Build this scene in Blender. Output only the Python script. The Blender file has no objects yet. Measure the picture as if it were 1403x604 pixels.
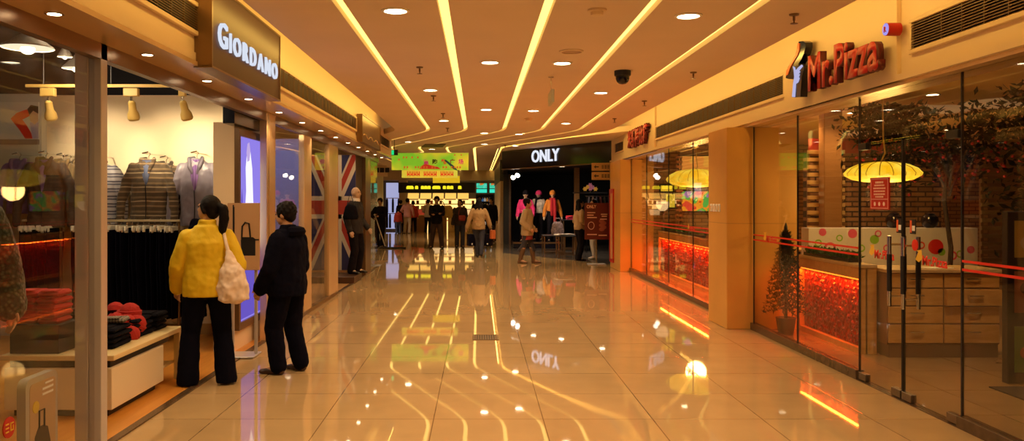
import bpy, bmesh, math, random
from mathutils import Vector, Matrix, noise
R = random.Random(7)
F, HC, CX, CY = 1140.0, 1.6, 656.0, 274.0      # focal length in pixels, eye height, vanishing point of the 1403x604 frame
PI = math.pi
SC = bpy.context.scene
COL = SC.collection
def gx(px, Y): return (px - CX) * Y / F
def gz(py, Y): return HC - (py - CY) * Y / F

# ------------------------------------------------------------------ materials
MATS = {}
def nodes_of(m):
    nt = m.node_tree
    return nt, nt.nodes, nt.links
def mat(name, base, rough=.5, metal=0., spec=.5, emis=None, estr=0., var=0., vscale=6., bump=0., bscale=40., sheen=0., coat=0.):
    if name in MATS: return MATS[name]
    m = bpy.data.materials.new(name); m.use_nodes = True
    nt, N, L = nodes_of(m)
    b = N['Principled BSDF']
    b.inputs['Base Color'].default_value = (*base, 1)
    b.inputs['Roughness'].default_value = rough
    b.inputs['Metallic'].default_value = metal
    b.inputs['Specular IOR Level'].default_value = spec
    if sheen: b.inputs['Sheen Weight'].default_value = sheen
    if coat: b.inputs['Coat Weight'].default_value = coat; b.inputs['Coat Roughness'].default_value = .05
    if emis:
        b.inputs['Emission Color'].default_value = (*emis, 1); b.inputs['Emission Strength'].default_value = estr
    if var or bump:
        tc = N.new('ShaderNodeTexCoord')
    if var:
        n = N.new('ShaderNodeTexNoise'); n.inputs['Scale'].default_value = vscale; n.inputs['Detail'].default_value = 5
        L.new(tc.outputs['Object'], n.inputs['Vector'])
        r = N.new('ShaderNodeValToRGB'); r.color_ramp.elements[0].position = .3; r.color_ramp.elements[1].position = .7
        r.color_ramp.elements[0].color = (*[c * (1 - var) for c in base], 1)
        r.color_ramp.elements[1].color = (*[min(1, c * (1 + var)) for c in base], 1)
        L.new(n.outputs['Fac'], r.inputs['Fac']); L.new(r.outputs['Color'], b.inputs['Base Color'])
    if bump:
        n2 = N.new('ShaderNodeTexNoise'); n2.inputs['Scale'].default_value = bscale; n2.inputs['Detail'].default_value = 4
        L.new(tc.outputs['Object'], n2.inputs['Vector'])
        bu = N.new('ShaderNodeBump'); bu.inputs['Strength'].default_value = bump; bu.inputs['Distance'].default_value = .01
        L.new(n2.outputs['Fac'], bu.inputs['Height']); L.new(bu.outputs['Normal'], b.inputs['Normal'])
    MATS[name] = m
    return m
def emat(name, col, s):
    if name in MATS: return MATS[name]
    m = bpy.data.materials.new(name); m.use_nodes = True
    nt, N, L = nodes_of(m)
    N.remove(N['Principled BSDF'])
    e = N.new('ShaderNodeEmission'); e.inputs['Color'].default_value = (*col, 1); e.inputs['Strength'].default_value = s
    L.new(e.outputs[0], N['Material Output'].inputs['Surface'])
    MATS[name] = m
    return m
def glass(name, tint=(1, 1, 1), f0=.05, mx=.9):
    """Thin pane: clear, with a Schlick reflection that grows towards grazing angles."""
    if name in MATS: return MATS[name]
    m = bpy.data.materials.new(name); m.use_nodes = True
    nt, N, L = nodes_of(m)
    N.remove(N['Principled BSDF'])
    lw = N.new('ShaderNodeLayerWeight'); lw.inputs['Blend'].default_value = .5
    p = N.new('ShaderNodeMath'); p.operation = 'POWER'; p.inputs[1].default_value = 5.0; L.new(lw.outputs['Facing'], p.inputs[0])
    ma = N.new('ShaderNodeMath'); ma.operation = 'MULTIPLY_ADD'; ma.inputs[1].default_value = mx - f0; ma.inputs[2].default_value = f0
    L.new(p.outputs[0], ma.inputs[0])
    t = N.new('ShaderNodeBsdfTransparent'); t.inputs['Color'].default_value = (*tint, 1)
    g = N.new('ShaderNodeBsdfGlossy'); g.inputs['Roughness'].default_value = .005; g.inputs['Color'].default_value = (.95, .95, .95, 1)
    x = N.new('ShaderNodeMixShader'); L.new(ma.outputs[0], x.inputs[0]); L.new(t.outputs[0], x.inputs[1]); L.new(g.outputs[0], x.inputs[2])
    L.new(x.outputs[0], N['Material Output'].inputs['Surface'])
    MATS[name] = m
    return m
def brick(name, c1, c2, cm, w, h, mortar, rough=.7, off=.5, loc=(0, 0, 0), axes=None, bumpy=.3, spec=.5, coat=0., noisev=0.):
    """Brick/tile pattern in metres. axes: which object axes feed the pattern's u and v."""
    if name in MATS: return MATS[name]
    m = mat(name, c1, rough, spec=spec, coat=coat)
    nt, N, L = nodes_of(m); b = N['Principled BSDF']
    tc = N.new('ShaderNodeTexCoord'); sx = N.new('ShaderNodeSeparateXYZ'); cb = N.new('ShaderNodeCombineXYZ')
    L.new(tc.outputs['Object'], sx.inputs[0])
    a = axes or 'XY'
    L.new(sx.outputs[a[0]], cb.inputs['X']); L.new(sx.outputs[a[1]], cb.inputs['Y'])
    mp = N.new('ShaderNodeMapping'); mp.inputs['Location'].default_value = loc
    L.new(cb.outputs[0], mp.inputs['Vector'])
    t = N.new('ShaderNodeTexBrick'); t.offset = off; t.squash = 1
    for k, v in (('Scale', 1), ('Mortar Size', mortar), ('Brick Width', w), ('Row Height', h), ('Mortar Smooth', .1), ('Bias', 0)): t.inputs[k].default_value = v
    t.inputs['Color1'].default_value = (*c1, 1); t.inputs['Color2'].default_value = (*c2, 1); t.inputs['Mortar'].default_value = (*cm, 1)
    L.new(mp.outputs[0], t.inputs['Vector'])
    out = t.outputs['Color']
    if noisev:
        n = N.new('ShaderNodeTexNoise'); n.inputs['Scale'].default_value = 2.5; n.inputs['Detail'].default_value = 8; L.new(tc.outputs['Object'], n.inputs['Vector'])
        mr = N.new('ShaderNodeMapRange'); mr.inputs['From Min'].default_value = .3; mr.inputs['From Max'].default_value = .7
        mr.inputs['To Min'].default_value = 1 - noisev; mr.inputs['To Max'].default_value = 1 + noisev; L.new(n.outputs['Fac'], mr.inputs['Value'])
        mu = N.new('ShaderNodeMix'); mu.data_type = 'RGBA'; mu.blend_type = 'MULTIPLY'; mu.inputs['Factor'].default_value = 1
        L.new(out, mu.inputs[6]); L.new(mr.outputs[0], mu.inputs[7]); out = mu.outputs[2]
    L.new(out, b.inputs['Base Color'])
    if bumpy:
        bu = N.new('ShaderNodeBump'); bu.inputs['Strength'].default_value = bumpy; bu.inputs['Distance'].default_value = .004; bu.invert = True
        L.new(t.outputs['Fac'], bu.inputs['Height']); L.new(bu.outputs['Normal'], b.inputs['Normal'])
    return m
def wood(name, c1, c2, scale=(1, 12, 12), rough=.35, spec=.5):
    if name in MATS: return MATS[name]
    m = mat(name, c1, rough, spec=spec)
    nt, N, L = nodes_of(m); b = N['Principled BSDF']
    tc = N.new('ShaderNodeTexCoord'); mp = N.new('ShaderNodeMapping'); mp.inputs['Scale'].default_value = scale
    n = N.new('ShaderNodeTexNoise'); n.inputs['Scale'].default_value = 2.2; n.inputs['Detail'].default_value = 6; n.inputs['Distortion'].default_value = .6
    r = N.new('ShaderNodeValToRGB'); r.color_ramp.elements[0].position = .35; r.color_ramp.elements[1].position = .65
    r.color_ramp.elements[0].color = (*c1, 1); r.color_ramp.elements[1].color = (*c2, 1)
    L.new(tc.outputs['Object'], mp.inputs[0]); L.new(mp.outputs[0], n.inputs['Vector']); L.new(n.outputs['Fac'], r.inputs['Fac']); L.new(r.outputs['Color'], b.inputs['Base Color'])
    return m
def stripes(name, cols, period, axis='Z', rough=.8, wob=.02):
    """Cloth with woven bands; cols = [(position, colour)...] repeated every period metres."""
    if name in MATS: return MATS[name]
    m = mat(name, cols[0][1], rough, sheen=.2)
    nt, N, L = nodes_of(m); b = N['Principled BSDF']
    tc = N.new('ShaderNodeTexCoord'); sx = N.new('ShaderNodeSeparateXYZ'); L.new(tc.outputs['Object'], sx.inputs[0])
    n = N.new('ShaderNodeTexNoise'); n.inputs['Scale'].default_value = 5; L.new(tc.outputs['Object'], n.inputs['Vector'])
    a = N.new('ShaderNodeMath'); a.operation = 'MULTIPLY_ADD'; a.inputs[1].default_value = wob; L.new(n.outputs['Fac'], a.inputs[0]); L.new(sx.outputs[axis], a.inputs[2])
    d = N.new('ShaderNodeMath'); d.operation = 'DIVIDE'; d.inputs[1].default_value = period; L.new(a.outputs[0], d.inputs[0])
    fr = N.new('ShaderNodeMath'); fr.operation = 'FRACT'; L.new(d.outputs[0], fr.inputs[0])
    r = N.new('ShaderNodeValToRGB'); r.color_ramp.interpolation = 'CONSTANT'
    el = r.color_ramp.elements
    el[0].position, el[0].color = cols[0][0], (*cols[0][1], 1)
    el[1].position, el[1].color = cols[1][0], (*cols[1][1], 1)
    for p, c in cols[2:]:
        e = el.new(p); e.color = (*c, 1)
    L.new(fr.outputs[0], r.inputs['Fac']); L.new(r.outputs['Color'], b.inputs['Base Color'])
    return m

# ------------------------------------------------------------------ mesh builder
class MB:
    def __init__(s): s.v = []; s.f = []; s.mi = []; s.cur = 0
    def m(s, i): s.cur = i; return s
    def add(s, vs, fs):
        b = len(s.v); s.v += [tuple(x) for x in vs]
        for f in fs: s.f.append(tuple(b + i for i in f)); s.mi.append(s.cur)
        return s
    def box(s, x0, x1, y0, y1, z0, z1, bev=0.):
        x0, x1 = min(x0, x1), max(x0, x1); y0, y1 = min(y0, y1), max(y0, y1); z0, z1 = min(z0, z1), max(z0, z1)
        if not bev:
            return s.add([(x0, y0, z0), (x1, y0, z0), (x1, y1, z0), (x0, y1, z0), (x0, y0, z1), (x1, y0, z1), (x1, y1, z1), (x0, y1, z1)],
                         [(0, 3, 2, 1), (4, 5, 6, 7), (0, 1, 5, 4), (1, 2, 6, 5), (2, 3, 7, 6), (3, 0, 4, 7)])
        bm = bmesh.new(); bmesh.ops.create_cube(bm, size=1)
        for v in bm.verts: v.co = Vector(((x0 + x1) / 2 + v.co.x * (x1 - x0), (y0 + y1) / 2 + v.co.y * (y1 - y0), (z0 + z1) / 2 + v.co.z * (z1 - z0)))
        bev = min(bev, .45 * min(x1 - x0, y1 - y0, z1 - z0))
        bmesh.ops.bevel(bm, geom=bm.edges[:], offset=bev, segments=1, profile=.5, affect='EDGES')
        return s.bm(bm)
    def bm(s, bm, M=None):
        bm.verts.index_update()
        s.add([(M @ v.co) if M else v.co for v in bm.verts], [[v.index for v in f.verts] for f in bm.faces]); bm.free(); return s
    def obox(s, c, xd, L, W, H, bev=0.):
        """Box about base centre c, length L along the horizontal direction xd, width W across, height H."""
        t = MB(); t.box(-L / 2, L / 2, -W / 2, W / 2, 0, H, bev)
        xd = Vector((xd[0], xd[1], 0)).normalized(); yd = Vector((-xd.y, xd.x, 0))
        return s.add([Vector(c) + xd * x + yd * y + Vector((0, 0, z)) for x, y, z in t.v], t.f)
    def tube(s, pts, r, seg=10, caps=True):
        pts = [Vector(p) for p in pts]; rs = r if isinstance(r, (list, tuple)) else [r] * len(pts)
        b = len(s.v); n = len(pts); u = None; vs = []
        for i, p in enumerate(pts):
            d = (pts[min(i + 1, n - 1)] - pts[max(i - 1, 0)]).normalized()
            if u is None:
                u = d.orthogonal().normalized()
            u = (u - d * u.dot(d))
            u = u.normalized() if u.length > 1e-6 else d.orthogonal().normalized()
            w = d.cross(u)
            for k in range(seg):
                a = 2 * PI * k / seg; vs.append(p + (u * math.cos(a) + w * math.sin(a)) * rs[i])
        fs = [(i * seg + k, i * seg + (k + 1) % seg, (i + 1) * seg + (k + 1) % seg, (i + 1) * seg + k) for i in range(n - 1) for k in range(seg)]
        if caps: fs += [tuple(range(seg))[::-1], tuple((n - 1) * seg + k for k in range(seg))]
        return s.add(vs, fs)
    def rings(s, rings, caps=True):
        """Loft of equal-length rings of points."""
        n = len(rings); seg = len(rings[0]); vs = [p for r in rings for p in r]
        fs = [(i * seg + k, i * seg + (k + 1) % seg, (i + 1) * seg + (k + 1) % seg, (i + 1) * seg + k) for i in range(n - 1) for k in range(seg)]
        if caps: fs += [tuple(range(seg))[::-1], tuple((n - 1) * seg + k for k in range(seg))]
        return s.add(vs, fs)
    def loft(s, secs, seg=18, caps=True, fn=None):
        """secs: (x, y, z, rx, ry) horizontal ellipses."""
        rr = []
        for x, y, z, rx, ry in secs:
            ring = [Vector((x + rx * math.cos(2 * PI * k / seg), y + ry * math.sin(2 * PI * k / seg), z)) for k in range(seg)]
            rr.append([fn(p) for p in ring] if fn else ring)
        return s.rings(rr, caps)
    def lathe(s, prof, c=(0, 0, 0), seg=24, caps=True):
        return s.loft([(c[0], c[1], c[2] + z, r, r) for r, z in prof], seg, caps)
    def ell(s, c, r, M=None, su=14, sv=9):
        vs = []; c = Vector(c)
        for i in range(1, sv):
            t = PI * i / sv
            for k in range(su):
                a = 2 * PI * k / su
                p = Vector((r[0] * math.sin(t) * math.cos(a), r[1] * math.sin(t) * math.sin(a), -r[2] * math.cos(t)))
                vs.append(c + (M @ p if M else p))
        lo = Vector((0, 0, -r[2])); hi = Vector((0, 0, r[2]))
        vs += [c + (M @ lo if M else lo), c + (M @ hi if M else hi)]
        fs = [(i * su + k, i * su + (k + 1) % su, (i + 1) * su + (k + 1) % su, (i + 1) * su + k) for i in range(sv - 2) for k in range(su)]
        a, b = len(vs) - 2, len(vs) - 1
        fs += [(a, (k + 1) % su, k) for k in range(su)] + [((sv - 2) * su + k, (sv - 2) * su + (k + 1) % su, b) for k in range(su)]
        return s.add(vs, fs)
    def cap(s, p0, p1, r0, r1, seg=12):
        """Tapered capsule (closed pieces, meant for a voxel union)."""
        s.tube([p0, p1], [r0, r1], seg); s.ell(p0, (r0, r0, r0), su=seg, sv=8); return s.ell(p1, (r1, r1, r1), su=seg, sv=8)
    def chain(s, pts, rs, seg=12):
        for i in range(len(pts) - 1): s.tube([pts[i], pts[i + 1]], [rs[i], rs[i + 1]], seg)
        for p, r in zip(pts, rs): s.ell(p, (r, r, r), su=seg, sv=8)
        return s
    def prism(s, poly, o, xd, yd, d):
        """Flat polygon in the plane o + x*xd + y*yd, given thickness d against its normal."""
        o, xd, yd = Vector(o), Vector(xd).normalized(), Vector(yd).normalized(); n = xd.cross(yd)
        a = [o + xd * x + yd * y for x, y in poly]; k = len(a)
        b = [p - n * d for p in a]
        return s.add(a + b, [tuple(range(k)), tuple(range(2 * k - 1, k - 1, -1))] + [(i, i + k, (i + 1) % k + k, (i + 1) % k) for i in range(k)])

def wm(o):
    M = o.matrix_basis.copy()
    while o.parent: o = o.parent; M = o.matrix_basis @ M
    return M
def link(name, me, ms, parent=None, world=True, smooth=35):
    for m in (ms if isinstance(ms, (list, tuple)) else [ms]): me.materials.append(m)
    o = bpy.data.objects.new(name, me); COL.objects.link(o)
    if parent:
        o.parent = parent
        if world: me.transform(wm(parent).inverted())
    if smooth:
        me.shade_smooth(); me.set_sharp_from_angle(angle=math.radians(smooth))
    return o
def put(name, mb, ms, parent=None, world=True, smooth=35):
    me = bpy.data.meshes.new(name); me.from_pydata([tuple(v) for v in mb.v], [], mb.f); me.update()
    me.polygons.foreach_set('material_index', mb.mi)
    bm = bmesh.new(); bm.from_mesh(me); bmesh.ops.recalc_face_normals(bm, faces=bm.faces[:]); bm.to_mesh(me); bm.free()
    return link(name, me, ms, parent, world, smooth)
def tag(o, label, cat, group=None, kind=None):
    o['label'] = label; o['category'] = cat
    if group: o['group'] = group
    if kind: o['kind'] = kind
    return o
def struct(name, mb, ms, label, cat, smooth=35): return tag(put(name, mb, ms, smooth=smooth), label, cat, kind='structure')
def thing(name, label, cat, loc=(0, 0, 0), rz=0., group=None):
    o = bpy.data.objects.new(name, None); COL.objects.link(o); o.empty_display_size = .1
    o.location = loc; o.rotation_euler = (0, 0, rz)
    return tag(o, label, cat, group)
def solo(name, mb, ms, label, cat, group=None, smooth=35): return tag(put(name, mb, ms, smooth=smooth), label, cat, group)
def dup(root, loc, rz=None, label=None, group=None, scale=None):
    def cp(o, par):
        c = o.copy(); COL.objects.link(c)
        if par: c.parent = par
        for ch in [k for k in o.children]: cp(ch, c)
        return c
    r = cp(root, None); r.location = loc
    if rz is not None: r.rotation_euler = (0, 0, rz)
    if scale: r.scale = (scale,) * 3
    if label: r['label'] = label
    if group: r['group'] = group
    return r
def blob(name, mb, ms, voxel, parent=None, world=False, smooth_it=4, wrinkle=0., wscale=.12, fix=None):
    """One continuous surface: voxel union of the pieces, smoothed, with optional cloth wrinkles."""
    me = bpy.data.meshes.new(name); me.from_pydata([tuple(v) for v in mb.v], [], mb.f); me.update()
    bm = bmesh.new(); bm.from_mesh(me); bmesh.ops.recalc_face_normals(bm, faces=bm.faces[:]); bm.to_mesh(me); bm.free()
    t = bpy.data.objects.new('tmp_blob', me); COL.objects.link(t)
    r = t.modifiers.new('r', 'REMESH'); r.mode = 'VOXEL'; r.voxel_size = voxel
    sm = t.modifiers.new('s', 'SMOOTH'); sm.factor = .5; sm.iterations = smooth_it
    dg = bpy.context.evaluated_depsgraph_get(); dg.update()
    res = bpy.data.meshes.new_from_object(t.evaluated_get(dg)); res.name = name
    bpy.data.objects.remove(t); bpy.data.meshes.remove(me)
    if wrinkle or fix:
        nn = [v.normal.copy() for v in res.vertices]
        for v, n in zip(res.vertices, nn):
            if wrinkle:
                p = v.co / wscale
                k = noise.noise(Vector((p.x * 1.3, p.y * 1.3, p.z * .8))) + .5 * noise.noise(p * 2.3)
                v.co += n * wrinkle * k
            if fix: fix(v)
        res.update()
    o = link(name, res, ms, parent, world, 0)
    res.shade_smooth()
    return o
def text(name, s, m, origin, xd, size=None, height=None, width=None, extrude=.01, bold=0., yd=(0, 0, 1), parent=None, align='CENTER', shear=0., bevel=0.):
    """Built-in-font lettering as a mesh, in the plane origin + x*xd + y*yd; scaled to the given height / width."""
    c = bpy.data.curves.new(name, 'FONT'); c.body = s; c.align_x = 'LEFT'; c.size = 1; c.offset = bold; c.extrude = 0; c.shear = shear; c.resolution_u = 3
    t = bpy.data.objects.new('tmp_text', c); COL.objects.link(t)
    dg = bpy.context.evaluated_depsgraph_get(); dg.update()
    me = bpy.data.meshes.new_from_object(t.evaluated_get(dg)); me.name = name
    bpy.data.objects.remove(t); bpy.data.curves.remove(c)
    if not me.vertices: return None
    x0 = min(v.co.x for v in me.vertices); x1 = max(v.co.x for v in me.vertices); y0 = min(v.co.y for v in me.vertices); y1 = max(v.co.y for v in me.vertices)
    sy = height / (y1 - y0) if height else (size or .1); sx = width / (x1 - x0) if width else sy
    ox = {'CENTER': (x0 + x1) / 2, 'LEFT': x0, 'RIGHT': x1}[align]; oy = (y0 + y1) / 2
    o3, X, Y = Vector(origin), Vector(xd).normalized(), Vector(yd).normalized(); Z = X.cross(Y)
    bm = bmesh.new(); bm.from_mesh(me); bmesh.ops.remove_doubles(bm, verts=bm.verts[:], dist=1e-5)
    for v in bm.verts: v.co = o3 + X * ((v.co.x - ox) * sx) + Y * ((v.co.y - oy) * sy)
    bmesh.ops.recalc_face_normals(bm, faces=bm.faces[:])
    for f_ in bm.faces:
        if f_.normal.dot(Z) < 0: f_.normal_flip()
    ex = bmesh.ops.extrude_face_region(bm, geom=bm.faces[:], use_keep_orig=True)
    mv = set(g for g in ex['geom'] if isinstance(g, bmesh.types.BMVert))
    bmesh.ops.translate(bm, verts=list(mv), vec=Z * extrude)
    two = isinstance(m, (list, tuple))         # [face, side]
    for f_ in bm.faces: f_.material_index = 0 if (not two or all(v in mv for v in f_.verts)) else 1
    bm.to_mesh(me); bm.free()
    return link(name, me, m, parent, True, 0)
ORD = 'first second third fourth fifth sixth seventh eighth ninth tenth eleventh twelfth thirteenth fourteenth fifteenth sixteenth'.split()
# ================================================================== shared materials
M_CEIL = mat('ceiling_paint', (.78, .63, .48), .75, var=.03, vscale=1.5)
M_CREAM = mat('cream_paint', (.80, .64, .44), .55)
M_CREAM2 = mat('cream_trim', (.74, .58, .38), .5)
M_SLATV = mat('vent_slat', (.16, .09, .045), .5)
M_STEEL = mat('brushed_steel', (.60, .57, .60), .32, metal=.35, bump=.05, bscale=120)
M_STEELG = mat('golden_steel', (.80, .58, .32), .26, metal=.45, bump=.03, bscale=60)
M_BRONZE = mat('dark_bronze', (.20, .115, .055), .3, metal=.5)
M_CHROME = mat('chrome', (.8, .78, .75), .12, metal=1.)
M_BLACK = mat('black_paint', (.008, .008, .014), .45)
M_BLACKG = mat('black_gloss', (.006, .006, .016), .15)
M_DARK = mat('dark_void', (.006, .006, .012), .8)
M_WHITE = mat('white_paint', (.85, .84, .80), .4)
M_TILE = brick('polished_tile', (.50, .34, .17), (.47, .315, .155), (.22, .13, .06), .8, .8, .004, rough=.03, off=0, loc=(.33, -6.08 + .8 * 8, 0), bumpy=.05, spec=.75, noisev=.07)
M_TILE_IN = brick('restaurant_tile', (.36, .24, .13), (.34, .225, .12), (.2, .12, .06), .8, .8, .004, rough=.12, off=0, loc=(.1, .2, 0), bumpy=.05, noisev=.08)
M_FLOORW = wood('orange_floorboards', (.58, .23, .035), (.68, .30, .05), (7, .8, 7), .3)
M_FLOORD = brick('dark_floor_tile', (.10, .085, .075), (.085, .072, .065), (.03, .025, .02), .6, .6, .004, rough=.14, off=0, bumpy=.05)
M_STONE = mat('dark_stone', (.085, .05, .028), .25, var=.2, vscale=14)
M_CLAD = brick('tan_cladding', (.66, .36, .085), (.64, .345, .08), (.36, .2, .07), 3.0, 1.31, .003, rough=.42, off=0, axes='YZ', bumpy=.1, noisev=.06)
M_SLOT = emat('slot_light', (1., .66, .15), 2.3)
M_COVE = emat('cove_light', (1., .60, .12), 13.)
M_LAMP = emat('downlight_glow', (1., .80, .50), 22.)
M_GL = glass('shop_glass', (.93, .93, .93), .03, .5)
M_GLR = glass('restaurant_glass', (.96, .94, .89), .035, .72)
M_RED = mat('sign_red', (.46, .010, .008), .4)
M_REDF = mat('red_film', (.75, .03, .015), .4)

ZC = 3.08
SHIFT = [(-9, 0), (17.3, 0), (17.8, -.06), (18.4, -.26), (22.7, -1.98), (23.3, -2.18), (24.0, -2.25), (47, -2.25)]
def sh(y):
    for (a, p), (b, q) in zip(SHIFT[:-1], SHIFT[1:]):
        if y <= b: return p + (q - p) * (y - a) / (b - a)
    return SHIFT[-1][1]
SLX = [-1.05, -.27, .53, 1.32, 2.12]
YS = [-9, 17.0, 17.3, 17.8, 18.4, 20.0, 20.02, 22.7, 23.3, 24.0, 47]
W_S = .042; CL, CR = -1.75, 2.80
def lerp_out(y, wide, e, gap):
    k = min(1, max(0, (y - 17.6) / 1.2)); return wide * (1 - k) + (e + gap) * k
# ------------------------------------------------------------------ ceiling and its light slots
edges = []                                   # (left edge, right edge) of every ceiling panel as functions of depth
def E(x, w): return lambda y: x + w + sh(y)
edges.append((lambda y: -2.45 if y < 20.01 else -14., lambda y: lerp_out(y, -2.2, CL + sh(y), -.12)))
xs_ = [('c', CL)] + SLX + [('c', CR)]
for i in range(len(SLX) + 1):
    lx = E(CL, 0) if i == 0 else E(SLX[i - 1], W_S); rx = E(CR, 0) if i == len(SLX) else E(SLX[i], -W_S); edges.append((lx, rx))
edges.append((lambda y: lerp_out(y, 3.38, CR + sh(y), .12), lambda y: 3.65 if y < 20.01 else 14.))
mb = MB(); n = len(YS)
for fa, fb in edges:
    A = [(fa(y), y) for y in YS]; B = [(fb(y), y) for y in YS]
    vs = [(x, y, ZC) for x, y in A] + [(x, y, ZC) for x, y in B] + [(x, y, ZC + .12) for x, y in A] + [(x, y, ZC + .12) for x, y in B]
    fs = []
    for i in range(n - 1):
        fs += [(i, n + i, n + i + 1, i + 1), (2 * n + i, 2 * n + i + 1, 3 * n + i + 1, 3 * n + i), (i, i + 1, 2 * n + i + 1, 2 * n + i), (n + i, 3 * n + i, 3 * n + i + 1, n + i + 1)]
    mb.add(vs, fs)
struct('ceiling', mb, M_CEIL, 'cream plaster ceiling with long slots between its panels', 'ceiling', 0)
def cover(fa, fb, z, t, YS=YS):
    m_ = MB(); vs = [(fa(y), y, z) for y in YS] + [(fb(y), y, z) for y in YS]; k = len(YS); vs += [(x, y, z_ + t) for x, y, z_ in vs]
    return m_.add(vs, [f for i in range(k - 1) for f in ((i, k + i, k + i + 1, i + 1), (2 * k + i, 2 * k + i + 1, 3 * k + i + 1, 3 * k + i), (i, i + 1, 2 * k + i + 1, 2 * k + i), (k + i, 3 * k + i, 3 * k + i + 1, k + i + 1))])
struct('trim_13', cover(lambda y: lerp_out(y, -2.2, CL + sh(y), -.16), lambda y: CL + .1 + sh(y), 3.5, .03), M_CEIL, 'roof of the lit cove beside the clothing stores', 'cove', 0)
struct('trim_14', cover(lambda y: CR - .1 + sh(y), lambda y: lerp_out(y, 3.38, CR + sh(y), .16), 3.5, .03), M_CEIL, 'roof of the lit cove beside the restaurant', 'cove', 0)
for x, lb in zip(SLX, ['bent ceiling light slot next after the clothing store cove', 'bent ceiling light slot third from the clothing store bulkhead', 'bent ceiling light slot along the middle of the ceiling',
                       'bent ceiling light slot third from the pizza restaurant bulkhead', 'bent ceiling light slot next before the restaurant cove']):
    solo('light_slot', cover(lambda y: x - W_S - .002 + sh(y), lambda y: x + W_S + .002 + sh(y), ZC + .05, .02), M_SLOT, lb, 'ceiling light', 'yellow light slots in the ceiling', 0)
for fa, fb, lb in ((lambda y: CL - .03 + sh(y), lambda y: CL - .008 + sh(y), 'hidden cove light strip glowing on the clothing store bulkhead'), (lambda y: CR + .008 + sh(y), lambda y: CR + .03 + sh(y), 'hidden cove light strip glowing on the restaurant bulkhead')):
    solo('cove_light', cover(fa, fb, ZC + .06, .05, [-9, 17.3] if 'clothing' in lb else YS), M_COVE, lb, 'ceiling light', None, 0)

# ------------------------------------------------------------------ floors
struct('floor', MB().box(-2.40, 3.36, -9, 22, -.1, 0), M_TILE, 'polished beige tile floor of the corridor', 'floor', 0)
struct('floor_far', MB().box(-14, 14, 22, 47, -.1, 0), M_TILE, 'polished beige floor where the corridor widens', 'floor', 0)
struct('floor_clothing_store', MB().box(-9, -2.46, 0, 10, -.1, .004), M_FLOORW, 'orange wood floor of the clothing store', 'floor', 0)
struct('floor_flag_store', MB().box(-9, -2.46, 10, 20, -.1, .004), mat('warm_floor', (.5, .28, .12), .2), 'brown floor of the flag store', 'floor', 0)
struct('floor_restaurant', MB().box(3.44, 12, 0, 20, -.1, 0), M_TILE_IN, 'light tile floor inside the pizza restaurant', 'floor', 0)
mb = MB(); fl = [(.72, 25.15), (3.2, 20.8), (5.6, 20.8), (5.6, 33.3), (.95, 33.3), (.92, 30.4)]
mb.prism(fl, (0, 0, .004), (1, 0, 0), (0, 1, 0), .1)
struct('floor_fashion_store', mb, M_FLOORD, 'dark tile floor of the black fashion store', 'floor', 0)
struct('trim_1', MB().box(-2.46, -2.40, 0, 9.5, -.05, .012), M_STONE, 'dark threshold strip of the clothing store', 'threshold')
struct('trim_2', MB().box(3.36, 3.44, 7.42, 20, -.05, .085, .004), M_STONE, 'dark stone base under the restaurant glass', 'base rail')
struct('trim_3', MB().box(3.36, 3.44, 5.86, 7.42, -.05, .006), M_STONE, 'flush dark threshold under the restaurant door', 'threshold')
struct('trim_4', MB().box(3.36, 3.44, 0, 5.86, -.05, .085, .004), M_STONE, 'dark stone base beside the restaurant door', 'base rail')
struct('trim_5', MB().box(-2.46, -2.40, 9.5, 14.2, -.05, .06), M_BRONZE, 'bronze base rail under the flag store glass', 'base rail')
struct('trim_6', MB().box(-2.46, -2.40, 14.2, 20, -.05, .012), M_STONE, 'threshold of the flag store opening', 'threshold')

# ------------------------------------------------------------------ bulkheads
ZL, ZR = 2.63, 2.53
mb = MB().box(-2.5, -2.125, -9, 20.0, ZL, 3.75)
mb.box(-2.125, -2.113, -9, 20.0, 2.635, 2.70)
mb.box(-2.125, -2.108, 15.6, 17.4, 2.64, 3.2)
struct('wall_left_bulkhead', mb, M_CREAM, 'cream bulkhead above the clothing store fronts', 'wall')
struct('trim_7', MB().box(-2.47, -2.10, -9, 20.0, 2.60, 2.632), mat('soffit_gold', (.74, .54, .30), .22, metal=.35), 'polished metal soffit above the clothing store fronts', 'soffit')
struct('trim_8', MB().box(-2.47, -2.405, 0, 20.0, 2.50, 2.60), M_BRONZE, 'bronze head rail above the clothing store glass', 'head rail')
struct('wall_left_end', MB().box(-9, -2.125, 20.0, 20.25, ZL - .02, 3.75), M_CREAM, 'end face of the clothing store bulkhead', 'wall')
mb = MB().box(3.30, 3.7, -9, 20.75, ZR, 3.75)
for a, b in ((6.5, 8.9), (15.45, 18.75), (-2, 3.6)): mb.box(3.265, 3.30, a, b, ZR - .0, 3.75)
mb.box(3.262, 3.30, -9, 20.75, ZR, ZR + .05)
struct('wall_right_bulkhead', mb, M_CREAM, 'cream bulkhead above the pizza restaurant glass', 'wall')
struct('trim_9', MB().box(3.305, 3.6, -9, 20.75, ZR - .03, ZR), M_STEELG, 'golden metal soffit above the restaurant glass', 'soffit')

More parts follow.
